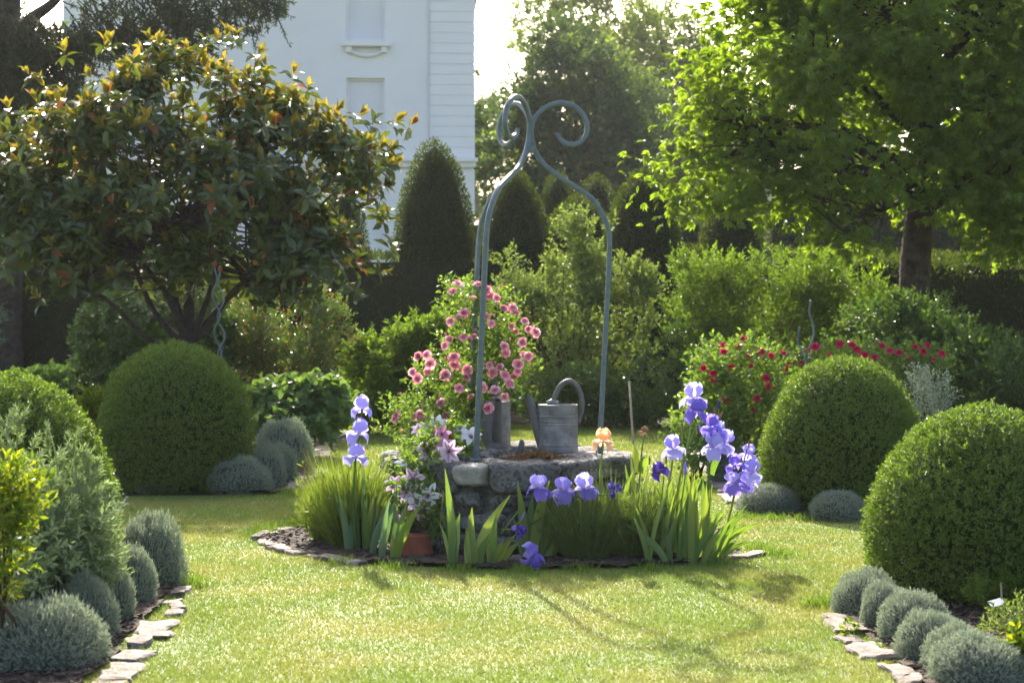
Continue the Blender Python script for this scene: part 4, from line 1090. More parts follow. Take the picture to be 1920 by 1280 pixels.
# ------------------------------------------------------------------ roses
def petal_patch(fn, nu, nv):
    u = np.linspace(0, 1, nu + 1); v = np.linspace(-1, 1, nv + 1)
    V = np.array([fn(a, b) for a in u for b in v])
    i = (np.arange(nu)[:, None] * (nv + 1) + np.arange(nv)[None]).ravel()
    return V, [np.stack([i, i + 1, i + nv + 2, i + nv + 1], -1)]
def rot_z(VF, a):
    c, s = math.cos(a), math.sin(a); V = VF[0]
    return np.stack([V[:, 0] * c - V[:, 1] * s, V[:, 0] * s + V[:, 1] * c, V[:, 2]], -1), VF[1]
def bloom_mesh(mat, seed, opened=1.0):
    rg = random.Random(seed); parts = []
    for (n, ln, tilt, w, z) in ((6, 1.0, 1.25 * opened, .62, 0), (6, .86, .85 * opened, .55, .06), (5, .66, .5 * opened, .45, .1), (4, .45, .2, .34, .14)):
        for i in range(n):
            tl = tilt + rg.uniform(-.15, .15); l = ln * rg.uniform(.85, 1.1)
            def fn(u, v):
                a = tl * (.55 + .65 * u); r = l * u * math.sin(a) + .06; zz = z + l * u * math.cos(a) * .95
                ww = w * (math.sin(math.pi * (.16 + .62 * u)) if u < 1 else .62)
                return (r - .16 * v * v * u, v * ww * (.35 + .65 * min(1, u * 1.6)), zz + .12 * v * v * u)
            parts.append(rot_z(petal_patch(fn, 2, 2), i / n * 6.283 + rg.uniform(-.2, .2) + z * 9))
    V, F = join(parts)
    return fast_mesh("rose_bloom", V, F, mat, smooth=True)
PINK = [bloom_mesh(M["pink"], s, o) for s, o in ((1, 1.0), (2, .8), (3, 1.1), (4, .55))]
CRIM = [bloom_mesh(M["crimson"], s, o) for s, o in ((5, 1.0), (6, .8))]
def blooms(parent, pts, meshes, size, centre):
    base = np.array(parent.location)
    for i, p in enumerate(pts):
        nrm = Vector(unit(np.array(p) - centre) * .8 + np.array([0, -.75, .35]) + R.normal(size=3) * .35)
        s = size * R.uniform(.75, 1.15)
        o = link("rose_bloom", meshes[i % len(meshes)], parent, Matrix.Translation(np.array(p) - base) @ nrm.to_track_quat('Z', 'Y').to_matrix().to_4x4() @ Matrix.Rotation(R.uniform(0, 6), 4, 'Z') @ Matrix.Scale(s, 4))

rb = np.array([-.36, 12.15, 0])
rose = bush("pink_rose_bush", "pink climbing rose bush spilling over the well beside the iron bars", "rose bush", rb,
            [blob(905, 600, 11.7, 62, 62, .26), blob(900, 680, 11.75, 88, 72, .30), blob(850, 720, 11.7, 80, 60, .28), blob(810, 790, 11.5, 70, 45, .25), blob(945, 650, 11.7, 45, 55, .2), blob(760, 800, 11.35, 50, 42, .2), blob(860, 790, 11.6, 60, 50, .25), blob(960, 690, 11.7, 32, 36, .16), blob(875, 560, 11.75, 45, 32, .2)],
            900, 7, .040, .024, "rose_leaf", up=.5, slen=.12, stems=0, shell=.25, T=LEAF4, spread=1.2)
for (x, y, d) in [(900, 560, 11.7), (950, 640, 11.65), (985, 660, 11.6), (840, 640, 11.7), (800, 700, 11.6), (775, 790, 11.4), (745, 800, 11.3), (870, 590, 11.8), (930, 700, 11.55), (1000, 625, 11.6), (820, 740, 11.5), (880, 700, 11.8)]:
    part("cane", limb(rb + R.normal(size=3) * [.05, .05, 0], A(x, y, d), .011, .003, 9, .07, lift=.12), M["twig"], rose, smooth=True)
rp = [(858, 534), (850, 549), (897, 535), (887, 562), (914, 545), (917, 556), (931, 559), (941, 580), (961, 579), (965, 588), (870, 588), (860, 597), (846, 603), (911, 594), (921, 607), (957, 612), (983, 603), (991, 618), (1003, 624), (966, 623), (978, 642), (982, 666), (991, 668),
      (880, 638), (868, 633), (889, 633), (836, 648), (845, 637), (948, 663), (944, 650), (801, 665), (786, 668), (851, 670), (852, 684), (807, 682), (806, 697), (784, 710), (775, 699), (835, 703), (873, 707), (877, 694), (922, 698), (918, 685), (937, 690), (946, 703), (972, 684), (970, 696),
      (963, 708), (955, 720), (928, 733), (945, 744), (882, 740), (904, 727), (914, 766), (861, 728), (744, 777), (741, 784), (777, 781), (788, 775), (757, 808), (838, 780), (825, 755)]
pts = []
for x, y in rp:
    d = 11.48 - .0016 * abs(x - 880) + R.uniform(-.06, .06)
    if y > 720 and x > 895: d = 11.28
    if y > 760 and x < 800: d = 11.22
    pts.append(A(x, y, d))
blooms(rose, pts, PINK, .037, A(885, 690, 11.7))
BUDP = bloom_mesh(M["pink"], 9, .22)
for i in range(34):
    q = pts[R.integers(len(pts))] + R.normal(size=3) * [.045, .03, .045]
    link("rose_bud", BUDP, rose, Matrix.Translation(q - rb) @ Matrix.Rotation(R.uniform(-.7, .7), 4, 'Y') @ Matrix.Rotation(R.uniform(-.4, .9), 4, 'X') @ Matrix.Diagonal((.014, .014, .024, 1)))

for (lab, x, d, bl, ps) in [
    ("crimson rose bush behind the iris spikes", 1390, 15.6, [blob(1390, 720, 15.6, 90, 75, .45), blob(1380, 680, 15.6, 75, 35, .4), blob(1420, 790, 15.5, 80, 60, .4), blob(1340, 760, 15.5, 45, 70, .3), blob(1300, 800, 15.2, 40, 45, .25)],
     [(1393, 635), (1357, 661), (1403, 668), (1468, 663), (1337, 700), (1339, 715), (1435, 709), (1440, 725), (1418, 748), (1361, 748), (1406, 688), (1408, 770), (1328, 800), (1372, 830), (1355, 648), (1381, 652), (1425, 660), (1445, 668), (1372, 690), (1320, 690)]),
    ("crimson rose bush spreading above the dome-shaped box bush", 1630, 16.4, [blob(1560, 695, 16.4, 75, 45, .4), blob(1650, 695, 16.4, 80, 45, .4), blob(1725, 695, 16.4, 50, 42, .35), blob(1620, 760, 16.4, 130, 50, .5), blob(1500, 710, 16.2, 45, 45, .3)],
     [(1529, 650), (1575, 646), (1596, 647), (1653, 649), (1738, 648), (1685, 664), (1765, 664), (1556, 668), (1505, 682), (1490, 677), (1620, 668), (1703, 670), (1730, 660), (1540, 690), (1583, 672), (1640, 672), (1668, 658), (1715, 652), (1750, 676), (1515, 660), (1606, 656), (1478, 690)])]:
    t = bush("crimson_rose_bush", lab, "rose bush", B(x, d), bl, 850, 7, .058, .036, "rose_leaf", up=.5, slen=.16, stems=8, shell=.35, spread=1.2, group="crimson rose bushes")
    c = np.mean([b[0] for b in bl], 0)
    blooms(t, [A(x_, y_, d - .28) for x_, y_ in ps], CRIM, .043, c)

# ------------------------------------------------------------------ clematis over the well rim
cm = np.array([A(800, 0, 10.32)[0], 10.32, 0.0])
clem = bush("clematis", "clematis with pale lilac star flowers trailing down the well wall", "climber", cm,
            [blob(820, 820, 10.85, 50, 28, .12), blob(790, 850, 10.6, 40, 30, .10), blob(770, 900, 10.42, 35, 35, .07), blob(790, 960, 10.36, 45, 40, .07), blob(850, 830, 10.9, 40, 25, .12)], 190, 6, .05, .032, "rose_leaf", slen=.1, stems=7, sr=.006, shell=.2, spread=1.2)
def clem_petal(mat):
    return fast_mesh("petal", *petal_patch(lambda u, v: (.06 + .94 * u, v * .25 * math.sin(math.pi * min(1, .10 + .88 * u)) ** .8, .16 * math.sin(u * 2.4) - .10 * u * u + .05 * abs(v)), 4, 2), mat, smooth=True)
CP = {"l": (clem_petal(M["clem"]), None), "w": (clem_petal(M["clem_white"]), None), "p": (clem_petal(M["clem_bar"]), None)}
CBAR = fast_mesh("petal_bar", *petal_patch(lambda u, v: (.06 + .72 * u, v * .075 * math.sin(math.pi * min(1, .15 + .8 * u)), .022 + .16 * math.sin(u * .766 * 2.4) - .10 * u * u * .59), 3, 1), M["clem_bar"], smooth=True)
V, F = join([lathe([(.001, .0), (.10, .02), (.08, .1), (.001, .14)], 8)] + [tube(np.array([[0, 0, .03], [.13 * math.cos(a), .13 * math.sin(a), .16], [.2 * math.cos(a), .2 * math.sin(a), .24]]), .018, 4) for a in np.linspace(0, 6.28, 11)[:-1]])
CEYE = fast_mesh("flower", V, F, M["clem_eye"])
for (x, y, d, kd, s, tilt) in [(787, 806, 10.75, "l", .055, .9), (820, 794, 10.85, "w", .06, .7), (828, 814, 10.7, "p", .06, .2), (800, 844, 10.58, "l", .075, .05), (842, 846, 10.55, "l", .075, -.1), (862, 812, 10.85, "w", .06, .5), (882, 819, 10.8, "w", .07, .8), (834, 831, 10.66, "p", .055, .1),
                               (757, 868, 10.55, "w", .055, 1.1), (740, 908, 10.45, "l", .06, .5), (775, 899, 10.40, "l", .075, .35), (762, 923, 10.38, "l", .065, .2), (803, 928, 10.33, "w", .078, -.05), (782, 940, 10.33, "l", .07, .1), (791, 955, 10.3, "l", .07, -.35), (755, 972, 10.36, "p", .045, -.4)]:
    nrm = Vector((R.uniform(-.3, .3), -1, tilt))
    o = link("flower", CEYE, clem, Matrix.Translation(A(x, y, d) - cm) @ nrm.to_track_quat('Z', 'Y').to_matrix().to_4x4() @ Matrix.Rotation(R.uniform(0, 6), 4, 'Z') @ Matrix.Scale(s * 1.12, 4))
    npet = 6 if kd != "l" else 7
    for i in range(npet):
        q = link("petal", CP[kd][0], o, Matrix.Rotation(i / npet * 6.283, 4, 'Z') @ Matrix.Rotation(R.uniform(-.15, .15), 4, 'Y'))
    if kd == "l":
        for i in range(npet):
            link("petal_bar", CBAR, o, Matrix.Rotation(i / npet * 6.283, 4, 'Z'))

# ------------------------------------------------------------------ irises
def std_fn(sd):
    return lambda u, v: (.05 + .36 * math.sin(math.pi * u * .86) - .10 * v * v * u, v * .45 * math.sin(math.pi * (.10 + .76 * u)) ** .7, .08 + .84 * u - .10 * v * v * u + .13 * u * math.sin(v * 11 + sd) * (.12 + v * v))
def fall_fn(sd):
    def f(u, v):
        a = u * 1.9
        out = .08 + .58 * math.sin(min(a, 1.57)) + (.06 * (a - 1.57) if a > 1.57 else 0)
        return (out, v * .48 * math.sin(math.pi * (.08 + .74 * u)) ** .7, .12 * math.sin(min(a, 1.57) * 1.2) - .66 * u ** 2.2 - .07 * v * v * u + .15 * u * math.sin(v * 10 + sd) * (.12 + v * v))
    return f
IRIS = {}
for key, (ms, mf) in {"lav": ("iris_lav", "iris_lav"), "two": ("iris_lav", "iris_vio"), "vio": ("iris_vio", "iris_vio"), "apr": ("iris_apricot", "iris_apricot"), "wit": ("withered", "withered"), "dp": ("iris_deep", "iris_deep")}.items():
    IRIS[key] = ([fast_mesh("upright_petal", *petal_patch(std_fn(s), 6, 10), M[ms], True) for s in (0, 2)], [fast_mesh("drooping_petal", *petal_patch(fall_fn(s), 6, 10), M[mf], True) for s in (0, 2)])
V, F = join([lathe([(.001, -.42), (.05, -.36), (.065, -.2), (.05, 0), (.001, .06)], 8)])
OVARY = fast_mesh("flower", V, F, M["iris_leaf"], True)
V, F = tube(spline(np.array([[.06, 0, .07], [.2, 0, .13], [.36, 0, .16]]), 6), [.035, .03, .03, .025, .02, .012], 6)
BEARD = fast_mesh("beard", V, F, M["beard"])
BUD = {k: fast_mesh("bud", *lathe([(.001, -.55), (.06, -.5), (.10, -.3), (.11, -.1), (.12, .12), (.07, .4), (.015, .62)], 9), M[m], True) for k, m in (("dp", "iris_deep"), ("wit", "withered"), ("two", "iris_vio"), ("lav", "iris_vio"))}

def iris_flower(t, p, kd, s, tilt=(0, 0, 1), rz=0.0, close=0.0):
    base = np.array(t.location)
    o = link("flower", OVARY, t, Matrix.Translation(np.array(p) - base) @ Vector(tilt).to_track_quat('Z', 'Y').to_matrix().to_4x4() @ Matrix.Rotation(rz, 4, 'Z') @ Matrix.Scale(s, 4))
    for i in range(3):
        r = R.uniform(-.15, .15)
        link("upright_petal", IRIS[kd][0][i % 2], o, Matrix.Rotation(i * 2.094 + 1.05 + r, 4, 'Z') @ Matrix.Rotation(R.uniform(-.12, .12), 4, 'Y') @ Matrix.Diagonal((1, 1 + R.uniform(-.15, .2), R.uniform(.85, 1.1), 1)))
        link("drooping_petal", IRIS[kd][1][i % 2], o, Matrix.Rotation(i * 2.094 + r, 4, 'Z') @ Matrix.Rotation(R.uniform(-.2, .15), 4, 'Y') @ Matrix.Diagonal((1, 1 + R.uniform(-.15, .2), R.uniform(.8, 1.15), 1)))
        link("beard", BEARD, o, Matrix.Rotation(i * 2.094 + r, 4, 'Z'))
def iris_bud(t, p, kd, s, tilt=(0, 0, 1)):
    link("bud", BUD[kd], t, Matrix.Translation(np.array(p) - np.array(t.location)) @ Vector(tilt).to_track_quat('Z', 'Y').to_matrix().to_4x4() @ Matrix.Scale(s, 4))
def stem(t, pts, r=.0075):
    part("stem", tube(spline(np.array(pts), 14), np.linspace(r, r * .75, 14), 7), M["iris_leaf"], t, smooth=True)
def iris_leaf(t, b, tip, w, mat="iris_leaf", sag=0.0, turn=0.0):
    """one sword leaf; sag arches it, turn rotates its face"""
    b, tip = np.asarray(b, float), np.asarray(tip, float); v = tip - b
    sd = unit(np.cross(v, np.array([math.sin(turn), -math.cos(turn), .0])))[None]
    V, F = blades(b[None], v[None], w, (np.array([-v[0], -v[1], 0]) * .22 + np.array([0, 0, sag]))[None], 7, sd)
    # a shallow keel so that the blade has two faces
    nrm = unit(np.cross(sd[0], unit(v))); V = V.reshape(-1, 2, 3); C = V.mean(1) + nrm * w * .16
    V3 = np.concatenate([V[:, 0], C, V[:, 1]]); m = len(C); i = np.arange(m - 1)
    F = np.concatenate([np.stack([i, i + m, i + m + 1, i + 1], -1), np.stack([i + m, i + 2 * m, i + 2 * m + 1, i + m + 1], -1)])
    part("leaf", (V3, [F]), M[mat], t, smooth=True)

def iris(label, bx, by, leaves, group="bearded irises round the well"):
    t = thing("iris_plant", label, "iris", G(bx, by), group)
    for lf in leaves:
        x0, y0, x1, y1, w = lf[:5]; mat = lf[5] if len(lf) > 5 else "iris_leaf"
        b = G(x0, y0); d = b[1] + R.uniform(-.03, .10)
        iris_leaf(t, b - [0, 0, .02], A(x1, y1, d), w * .78 * 10.3 / FPX, mat, turn=R.uniform(-.6, .6))
    return t

t = iris("iris with three stacked lavender flowers on one tall stem", 690, 1040,
         [(655, 1035, 617, 893, 22), (652, 1036, 636, 930, 17, "iris_leaf_blue"), (656, 1036, 668, 940, 14, "iris_leaf_blue"), (668, 1034, 664, 905, 20), (672, 1034, 640, 915, 18), (690, 1036, 682, 950, 18)])
b = G(668, 1036)
stem(t, [b, A(664, 960, b[1]), A(665, 880, b[1]), A(676, 800, b[1]), A(681, 757, b[1])])
for (x, y, s, kd) in [(667, 856, .098, "lav"), (672, 812, .10, "lav"), (678, 766, .088, "lav")]:
    iris_flower(t, A(x, y, b[1] - .03), kd, s, (R.uniform(-.25, .25), -.2, 1), -.52 + R.uniform(-.35, .35))
iris_bud(t, A(695, 772, b[1]), "lav", .05, (.3, 0, -1)); stem(t, [A(684, 765, b[1]), A(692, 757, b[1]), A(696, 766, b[1])], .004)

iris("fan of green sword leaves without flowers left of the upturned pot", 690, 1036,
     [(685, 1036, 681, 870, 16), (692, 1036, 700, 905, 14), (690, 1036, 722, 905, 20), (687, 1036, 705, 915, 16), (700, 1038, 738, 922, 14, "iris_leaf_blue"), (697, 1042, 742, 938, 20, "iris_leaf_blue")])
iris("bluish fan of iris leaves crossing in front of the clematis", 718, 1052, [(715, 1050, 740, 945, 20, "iris_leaf_blue"), (716, 1050, 730, 935, 14, "iris_leaf_blue"), (740, 1052, 745, 935, 18), (742, 1053, 790, 945, 24), (743, 1052, 765, 935, 16), (738, 1052, 735, 1000, 16)])
t = iris("iris with one tall pointed leaf before the dark well wall", 849, 1064, [(850, 1064, 834, 878, 20), (848, 1064, 862, 962, 24), (846, 1064, 823, 978, 12), (852, 1064, 846, 930, 18)])
b = G(840, 1062); stem(t, [b, A(838, 1000, b[1]), A(829, 960, b[1]), A(830, 930, b[1])], .005)
iris_bud(t, A(831, 932, b[1]), "wit", .06); iris_bud(t, A(836, 958, b[1]), "dp", .05); iris_bud(t, A(828, 968, b[1]), "wit", .05)
iris("iris fan with a long leaf arching to the side, in front of the well", 888, 1064, [(886, 1064, 880, 965, 22), (892, 1064, 956, 928, 26), (882, 1064, 885, 950, 20), (895, 1064, 918, 1000, 20), (878, 1064, 874, 990, 20), (902, 1064, 905, 985, 14)])
t = iris("iris with a broken stem and fallen violet flowers near the soil", 925, 1062, [(922, 1063, 930, 963, 20), (924, 1063, 945, 1010, 16), (930, 1062, 968, 1000, 16), (936, 1060, 975, 1015, 20), (920, 1063, 912, 1010, 14)])
b = G(928, 1062)
stem(t, [b, A(940, 1030, b[1]), A(952, 1010, b[1]), A(962, 1008, b[1] - .05)], .006); stem(t, [A(952, 1010, b[1]), A(970, 1018, b[1] - .05), A(978, 1040, b[1] - .1)], .005)
stem(t, [A(940, 1000, b[1]), A(958, 975, b[1]), A(972, 958, b[1])], .006); stem(t, [A(940, 992, b[1]), A(962, 990, b[1]), A(978, 972, b[1])], .005)
iris_flower(t, A(973, 996, b[1] - .1), "dp", .055, (.9, -.2, .5)); iris_flower(t, A(997, 1042, b[1] - .12), "vio", .085, (.7, -.4, -.5)); iris_flower(t, A(995, 1030, b[1] - .08), "lav", .06, (.5, -.7, .3)); iris_bud(t, A(980, 968, b[1] - .02), "two", .05, (.4, 0, 1))

t = iris("iris with three lavender and violet flowers in a row before the well", 1010, 1050, [(985, 1048, 970, 902, 22), (990, 1048, 1000, 925, 26), (1000, 1050, 1030, 900, 26), (1010, 1050, 1045, 905, 26), (1005, 1050, 1022, 890, 22), (1015, 1050, 1070, 940, 26), (1020, 1050, 1060, 980, 28), (980, 1048, 962, 970, 16), (1030, 1050, 1090, 985, 22)])
b = G(1005, 1050)
for (x, y, s, kd, off) in [(1010, 915, .095, "two", -.05), (1055, 920, .10, "two", -.02), (1097, 917, .105, "two", .0)]:
    p = A(x, y, b[1] - .05 + off)
    stem(t, [b + [R.uniform(-.02, .06), 0, 0], (b + p) / 2 + [.03, 0, .05], p - [0, 0, .03]], .006)
    iris_flower(t, p, kd, s, (R.uniform(-.15, .15), -.35, 1), math.radians(-90) + R.uniform(-.3, .3))
stem(t, [A(992, 985, b[1]), A(1040, 955, b[1] - .05), A(1090, 930, b[1] - .05), A(1140, 928, b[1] - .05)], .006)
iris_flower(t, A(1150, 918, b[1] - .05), "dp", .055, (.9, -.2, .35)); iris_bud(t, A(1147, 905, b[1] - .05), "two", .05, (-.2, 0, 1)); iris_bud(t, A(1026, 912, b[1]), "two", .05)

t = iris("iris with a single apricot flower beside the right iron bar", 1135, 1045, [(1130, 1045, 1125, 860, 18), (1138, 1045, 1140, 900, 20), (1142, 1045, 1150, 930, 20), (1128, 1045, 1112, 920, 18), (1150, 1045, 1188, 880, 20)])
b = G(1135, 1045); p = A(1131, 826, b[1] - .02)
stem(t, [b, A(1128, 960, b[1]), A(1127, 880, b[1]), p - [0, 0, .02]]); iris_flower(t, p, "apr", .088, (.1, -.2, 1), -1.2); iris_bud(t, A(1118, 848, b[1]), "wit", .04)

t = iris("iris with brown withered flowers beside the bamboo cane", 1195, 1040, [(1195, 1040, 1182, 850, 18), (1198, 1040, 1215, 880, 20), (1205, 1042, 1236, 900, 22), (1190, 1040, 1172, 870, 18), (1210, 1044, 1260, 930, 22)])
b = G(1198, 1040); stem(t, [b, A(1197, 940, b[1]), A(1202, 860, b[1]), A(1208, 815, b[1])], .006)
iris_flower(t, A(1206, 810, b[1]), "wit", .04, (.4, 0, 1)); iris_bud(t, A(1198, 868, b[1]), "wit", .05); iris_bud(t, A(1204, 878, b[1]), "wit", .055)
iris_leaf(t, A(1196, 885, b[1]), A(1186, 832, b[1]), .05, sag=.01); iris_leaf(t, A(1200, 890, b[1]), A(1222, 852, b[1] - .05), .05)

def fan(x0, x1, y, tips, w0, w1, n):
    out = []
    for i in range(n):
        x = random.uniform(x0, x1); tx, ty = random.choice(tips)
        out.append((x, y + random.uniform(-6, 6), tx + random.uniform(-22, 22), ty + random.uniform(-30, 25), random.uniform(w0, w1)))
    return out
t = iris("tallest iris, its lavender flowers highest of all above the path", 1270, 1050, fan(1245, 1290, 1050, [(1240, 905), (1270, 890), (1300, 905), (1210, 930), (1285, 930)], 9, 18, 19))
b = G(1275, 1050)
stem(t, [b, A(1270, 930, b[1]), A(1290, 830, b[1]), A(1300, 765, b[1])], .008); iris_flower(t, A(1300, 748, b[1]), "lav", .105, (.05, -.3, 1), .4); iris_flower(t, A(1305, 772, b[1] - .05), "vio", .085, (.2, -.4, .9), 1.2)
stem(t, [A(1288, 845, b[1]), A(1300, 810, b[1]), A(1306, 795, b[1])], .005); iris_bud(t, A(1297, 790, b[1]), "wit", .05, (.3, 0, 1))
iris_bud(t, A(1279, 800, b[1]), "wit", .055, (-.1, 0, 1)); stem(t, [A(1283, 870, b[1]), A(1279, 830, b[1]), A(1279, 805, b[1])], .004)
t = iris("iris with a pale lavender flower low over the leaves, dark violet bud beside it", 1245, 1055, fan(1215, 1262, 1054, [(1225, 915), (1250, 900), (1200, 945), (1262, 940), (1180, 960)], 9, 18, 17))
b = G(1240, 1053)
stem(t, [b, A(1245, 960, b[1]), A(1258, 885, b[1]), A(1262, 850, b[1])]); iris_flower(t, A(1262, 842, b[1]), "lav", .095, (-.1, -.3, 1), .9)
stem(t, [b, A(1240, 950, b[1]), A(1245, 890, b[1])], .005); iris_flower(t, A(1236, 882, b[1] - .03), "dp", .07, (-.3, -.5, .7), .2); iris_bud(t, A(1285, 878, b[1]), "two", .075, (.05, 0, 1)); stem(t, [b, A(1275, 950, b[1]), A(1285, 890, b[1])], .005)
iris_bud(t, A(1297, 885, b[1]), "wit", .05); iris_bud(t, A(1218, 863, b[1]), "wit", .05); iris_bud(t, A(1249, 862, b[1]), "wit", .05)
t = iris("iris with two crowded lavender flowers and a violet one high by the red roses", 1310, 1052, fan(1290, 1325, 1052, [(1330, 920), (1310, 905), (1355, 930), (1345, 955), (1380, 965)], 9, 18, 19))
b = G(1318, 1052)
stem(t, [b, A(1325, 950, b[1]), A(1330, 880, b[1]), A(1338, 830, b[1])]); iris_flower(t, A(1333, 800, b[1]), "vio", .085, (-.1, -.3, 1), .3); iris_flower(t, A(1340, 838, b[1] - .05), "lav", .10, (-.2, -.4, 1), .7); iris_flower(t, A(1358, 832, b[1] + .03), "lav", .095, (.3, -.2, 1), 1.6); iris_flower(t, A(1347, 812, b[1] + .02), "two", .08, (.2, -.2, 1), 2.1)
iris_bud(t, A(1348, 758, b[1]), "dp", .05); iris_bud(t, A(1340, 772, b[1]), "wit", .05); iris_bud(t, A(1352, 778, b[1]), "wit", .05, (.5, 0, 1)); stem(t, [A(1343, 830, b[1]), A(1346, 790, b[1]), A(1348, 765, b[1])], .004); iris_bud(t, A(1312, 803, b[1]), "two", .045)
iris_leaf(t, A(1335, 890, b[1]), A(1352, 850, b[1]), .04)
t = iris("iris leaning out to the path with violet and lavender flowers by the grey cushion", 1345, 1050, fan(1320, 1350, 1050, [(1405, 985), (1385, 960), (1410, 995), (1370, 1000), (1390, 1020), (1400, 970)], 9, 17, 20))
b = G(1345, 1050)
stem(t, [b, A(1362, 990, b[1]), A(1374, 940, b[1]), A(1377, 915, b[1])]); stem(t, [A(1374, 940, b[1]), A(1388, 890, b[1]), A(1401, 840, b[1])], .005)
iris_flower(t, A(1379, 872, b[1]), "vio", .075, (-.2, -.2, 1), .4); iris_flower(t, A(1375, 905, b[1] - .06), "two", .085, (-.2, -.4, 1), .9); iris_flower(t, A(1408, 888, b[1]), "lav", .095, (.2, -.3, 1), .2); iris_flower(t, A(1398, 908, b[1] + .04), "two", .075, (.2, -.3, 1), 1.9); iris_flower(t, A(1403, 852, b[1] + .03), "lav", .07, (.2, .2, 1), 1.2); iris_bud(t, A(1404, 832, b[1]), "wit", .05)

# ------------------------------------------------------------------ stalky clumps round the well
def clump(name, label, base, spread, h, n, mat, w=.006, lean=.35, cat="plant", heads=None):
    base = np.asarray(base, float); t = thing(name, label, cat, base)
    a = R.uniform(0, 6.28, n); r = R.uniform(0, 1, n) ** .6
    P = base + np.stack([np.cos(a) * r * spread[0] * .45, np.sin(a) * r * spread[1] * .45, np.zeros(n)], -1)
    H = h * R.uniform(.55, 1.1, n) * (1 - .35 * r * R.uniform(0, 1, n))
    tip = np.stack([np.cos(a) * r * spread[0] * .8 + R.normal(size=n) * .04, np.sin(a) * r * spread[1] * .8 + R.normal(size=n) * .04, H], -1)
    VF = blades(P, tip, w, np.stack([np.cos(a), np.sin(a), np.zeros(n)], -1) * -.02, 3)
    k = R.choice(n, int(n * .8)); u = R.uniform(.05, .85, (len(k), 1))
    Pl = P[k] + tip[k] * u
    LV = stamp(LEAF4, np.repeat(Pl, 3, 0), unit(np.repeat(unit(tip[k]), 3, 0) + R.normal(size=(len(k) * 3, 3)) * .45), rdir(len(k) * 3), .05, .007)
    part("stalks", join([VF, LV]), M[mat], t, kind="stuff")
    return t
clump("feathery_clump", "yellow-green clump of thin upright stalks behind the lavender iris", A(660, 0, 10.75) * [1, 1, 0], (.27, .24), .64, 1250, "clump_leaf", .004)
clump("feathery_clump", "outer tuft of fine green stalks at the path side of the bed", A(612, 0, 10.95) * [1, 1, 0], (.17, .17), .46, 600, "clump_leaf", .004)
clump("lavender_clump", "dense dark green clump of thin stems below the three iris flowers", A(1100, 0, 10.15) * [1, 1, 0], (.26, .16), .48, 760, "dark_clump", .0045)
clump("lavender_clump", "green clump of thin stems in front of the apricot iris", A(1190, 0, 10.2) * [1, 1, 0], (.25, .16), .48, 680, "dark_clump", .0045)
clump("tall_stalks", "loose tall pale stalks standing above the dark stems near the apricot iris", A(1150, 0, 10.3) * [1, 1, 0], (.42, .12), .60, 110, "clump_leaf", .0045)
clump("seed_head_tuft", "few pale thin seed stalks beside the path edging stones", A(575, 0, 14.6) * [1, 1, 0], (.12, .1), .42, 28, "withered", .006)

# ------------------------------------------------------------------ feathery plants and leafy plants in the near beds
def plume_plant(label, base, tips, n, group="tall feathery grey-green plants"):
    base = np.asarray(base, float); t = thing("feathery_plant", label, "plant", base, group)
    for (x, y, d) in tips:
        e = A(x, y, d); b = base + np.array([R.normal() * .06 + (e[0] - base[0]) * .45, R.normal() * .06 + (e[1] - base[1]) * .4, 0])
        path = limb(b, e, .007, .003, 9, .03); s = part("stem", path, M["artemisia"], t, smooth=True)
        u = R.uniform(.22, 1, n)[:, None]; q = b * (1 - u) + e * u
        a = R.uniform(0, 6.28, n); rad = np.stack([np.cos(a), np.sin(a), np.zeros(n)], -1)
        ax = unit(rad * (1.15 - .6 * u) + np.array([0, 0, .75]))
        part("feathery_leaves", shoots(q, ax, (.15 * (1.2 - u[:, 0]) + .03) * R.uniform(.5, 1.1, n), 16, .036, .0055, .6, LEAF4, .3), M["artemisia"], s, kind="stuff")
    return t
plume_plant("feathery plant with the tallest pale plumes at the left edge", A(60, 0, 7.9) * [1, 1, 0], [(35, 775, 7.9), (12, 800, 7.8), (60, 830, 8.0), (92, 805, 7.9), (5, 830, 7.7), (70, 870, 7.6), (30, 920, 7.6), (100, 890, 7.7), (-30, 800, 7.8)], 50)
plume_plant("feathery plant leaning over the grey cushions in front of the box bush", A(150, 0, 8.1) * [1, 1, 0], [(138, 820, 8.1), (160, 850, 8.1), (176, 868, 8.15), (120, 850, 8.0), (175, 880, 8.05), (150, 900, 7.9), (200, 935, 8.0), (205, 960, 8.1), (130, 950, 7.7), (180, 990, 7.9), (110, 900, 7.8), (90, 960, 7.6)], 50)
bush("yellow_leaved_shrub", "shrub with sunlit yellow-green leaves at the left edge", "shrub", A(-10, 0, 6.95) * [1, 1, 0],
     [blob(-5, 945, 6.95, 50, 50, .14), blob(-30, 915, 6.95, 45, 35, .14), blob(-20, 980, 6.95, 70, 60, .16), blob(45, 915, 6.95, 26, 26, .08), blob(55, 965, 6.9, 30, 14, .07), blob(-20, 1060, 6.95, 50, 80, .16)],
     300, 8, .045, .020, "yellow_green", up=.9, slen=.10, stems=9, shell=.35)
bush("undergrowth", "dark leafy undergrowth beneath the feathery plants", "plant", A(60, 0, 7.6) * [1, 1, 0],
     [blob(50, 1040, 7.6, 80, 50, .2), blob(140, 1020, 7.9, 60, 60, .2), blob(0, 1090, 7.3, 60, 60, .2), blob(170, 1050, 8.1, 40, 50, .15), blob(100, 960, 8.0, 80, 60, .2)], 420, 8, .045, .018, "artemisia", slen=.1, stems=6)
bush("silver_leaf_plant", "small plant with pale silvery leaf tips at the corner of the box bush", "plant", A(195, 0, 8.35) * [1, 1, 0],
     [blob(195, 960, 8.35, 18, 26, .06), blob(190, 1010, 8.3, 26, 40, .08)], 80, 8, .028, .012, "santolina", slen=.07, stems=4, sr=.005)
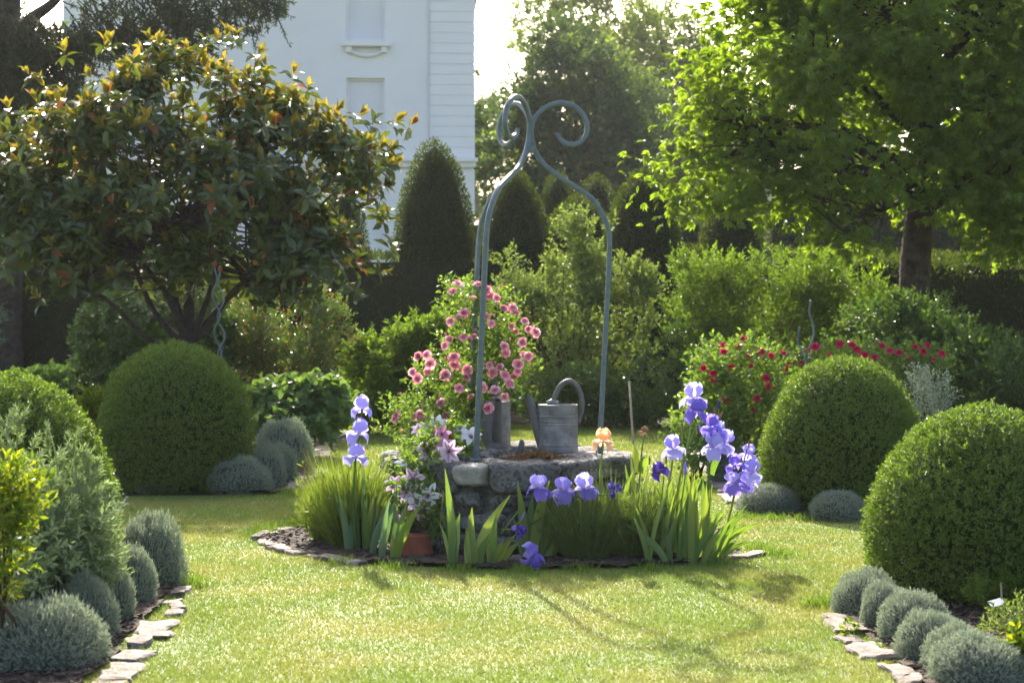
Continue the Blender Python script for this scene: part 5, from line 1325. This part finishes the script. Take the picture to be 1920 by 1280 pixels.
bush("young_box_plant", "small green plant with upright shoots behind the white label", "plant", A(1855, 0, 8.3) * [1, 1, 0],
     [blob(1850, 1130, 8.3, 36, 32, .1), blob(1895, 1105, 8.35, 32, 26, .1), blob(1832, 1115, 8.2, 14, 20, .05)], 190, 8, .026, .010, "shrub", up=1.0, slen=.07, stems=6, sr=.004)
bush("low_shrub", "low grey-green leafy shrub at the picture edge beside the label", "plant", A(1905, 0, 7.5) * [1, 1, 0],
     [blob(1905, 1180, 7.5, 50, 40, .12), blob(1945, 1170, 7.5, 50, 50, .12)], 200, 8, .028, .013, "shrub_pale", up=.7, slen=.07, stems=5, sr=.004)
bush("yellow_leaf_plant", "yellow-green leaves cut off by the picture edge low down", "plant", A(1930, 0, 6.75) * [1, 1, 0],
     [blob(1925, 1240, 6.75, 24, 40, .07)], 60, 7, .05, .022, "yellow_green", up=.8, slen=.07, stems=4, sr=.004)
bush("seedling_weed", "few yellow-green weed seedlings on the soil by the stone corner", "plant", G(1592, 1192),
     [((G(1592, 1192) + [0, 0, .03]).tolist(), (.03, .03, .03)), ((G(1630, 1215) + [0, 0, .02]).tolist(), (.03, .02, .02))], 14, 5, .03, .014, "yellow_green", slen=.03, stems=2, sr=.003, minz=.0)
bush("grey_shrub", "small grey-brown twiggy shrub behind the dome-shaped box bush", "shrub", B(1740, 14.3),
     [blob(1740, 740, 14.3, 35, 38, .15), blob(1722, 725, 14.3, 16, 28, .1), blob(1768, 745, 14.3, 16, 30, .1), blob(1740, 800, 14.3, 40, 50, .2)], 240, 9, .035, .014, "santolina", up=1.0, slen=.14, stems=8, sr=.005)
bush("peony_clump", "leafy clump with pale margins behind the iris flowers by the path", "plant", B(1310, 15.0),
     [blob(1310, 815, 15, 45, 26, .25), blob(1300, 850, 14.9, 40, 24, .25), blob(1345, 830, 15, 30, 22, .2)], 240, 7, .055, .03, "hydrangea", up=.8, slen=.1, stems=6)

# ------------------------------------------------------------------ thin morning haze
hm = bpy.data.materials.new("haze"); hm.use_nodes = True
hn = hm.node_tree.nodes; hn.remove(hn["Principled BSDF"])
pv = hn.new("ShaderNodeVolumePrincipled")
pv.inputs["Color"].default_value = (.96, .97, 1.0, 1)
pv.inputs["Density"].default_value = .00021
pv.inputs["Anisotropy"].default_value = .3
hm.node_tree.links.new(pv.outputs[0], hn["Material Output"].inputs["Volume"])
V, F = box(-245, 245, -45, 425, -1.0, 22.0)
hz_ob = link("haze", fast_mesh("haze", V, F, hm))
hz_ob["kind"] = "stuff"
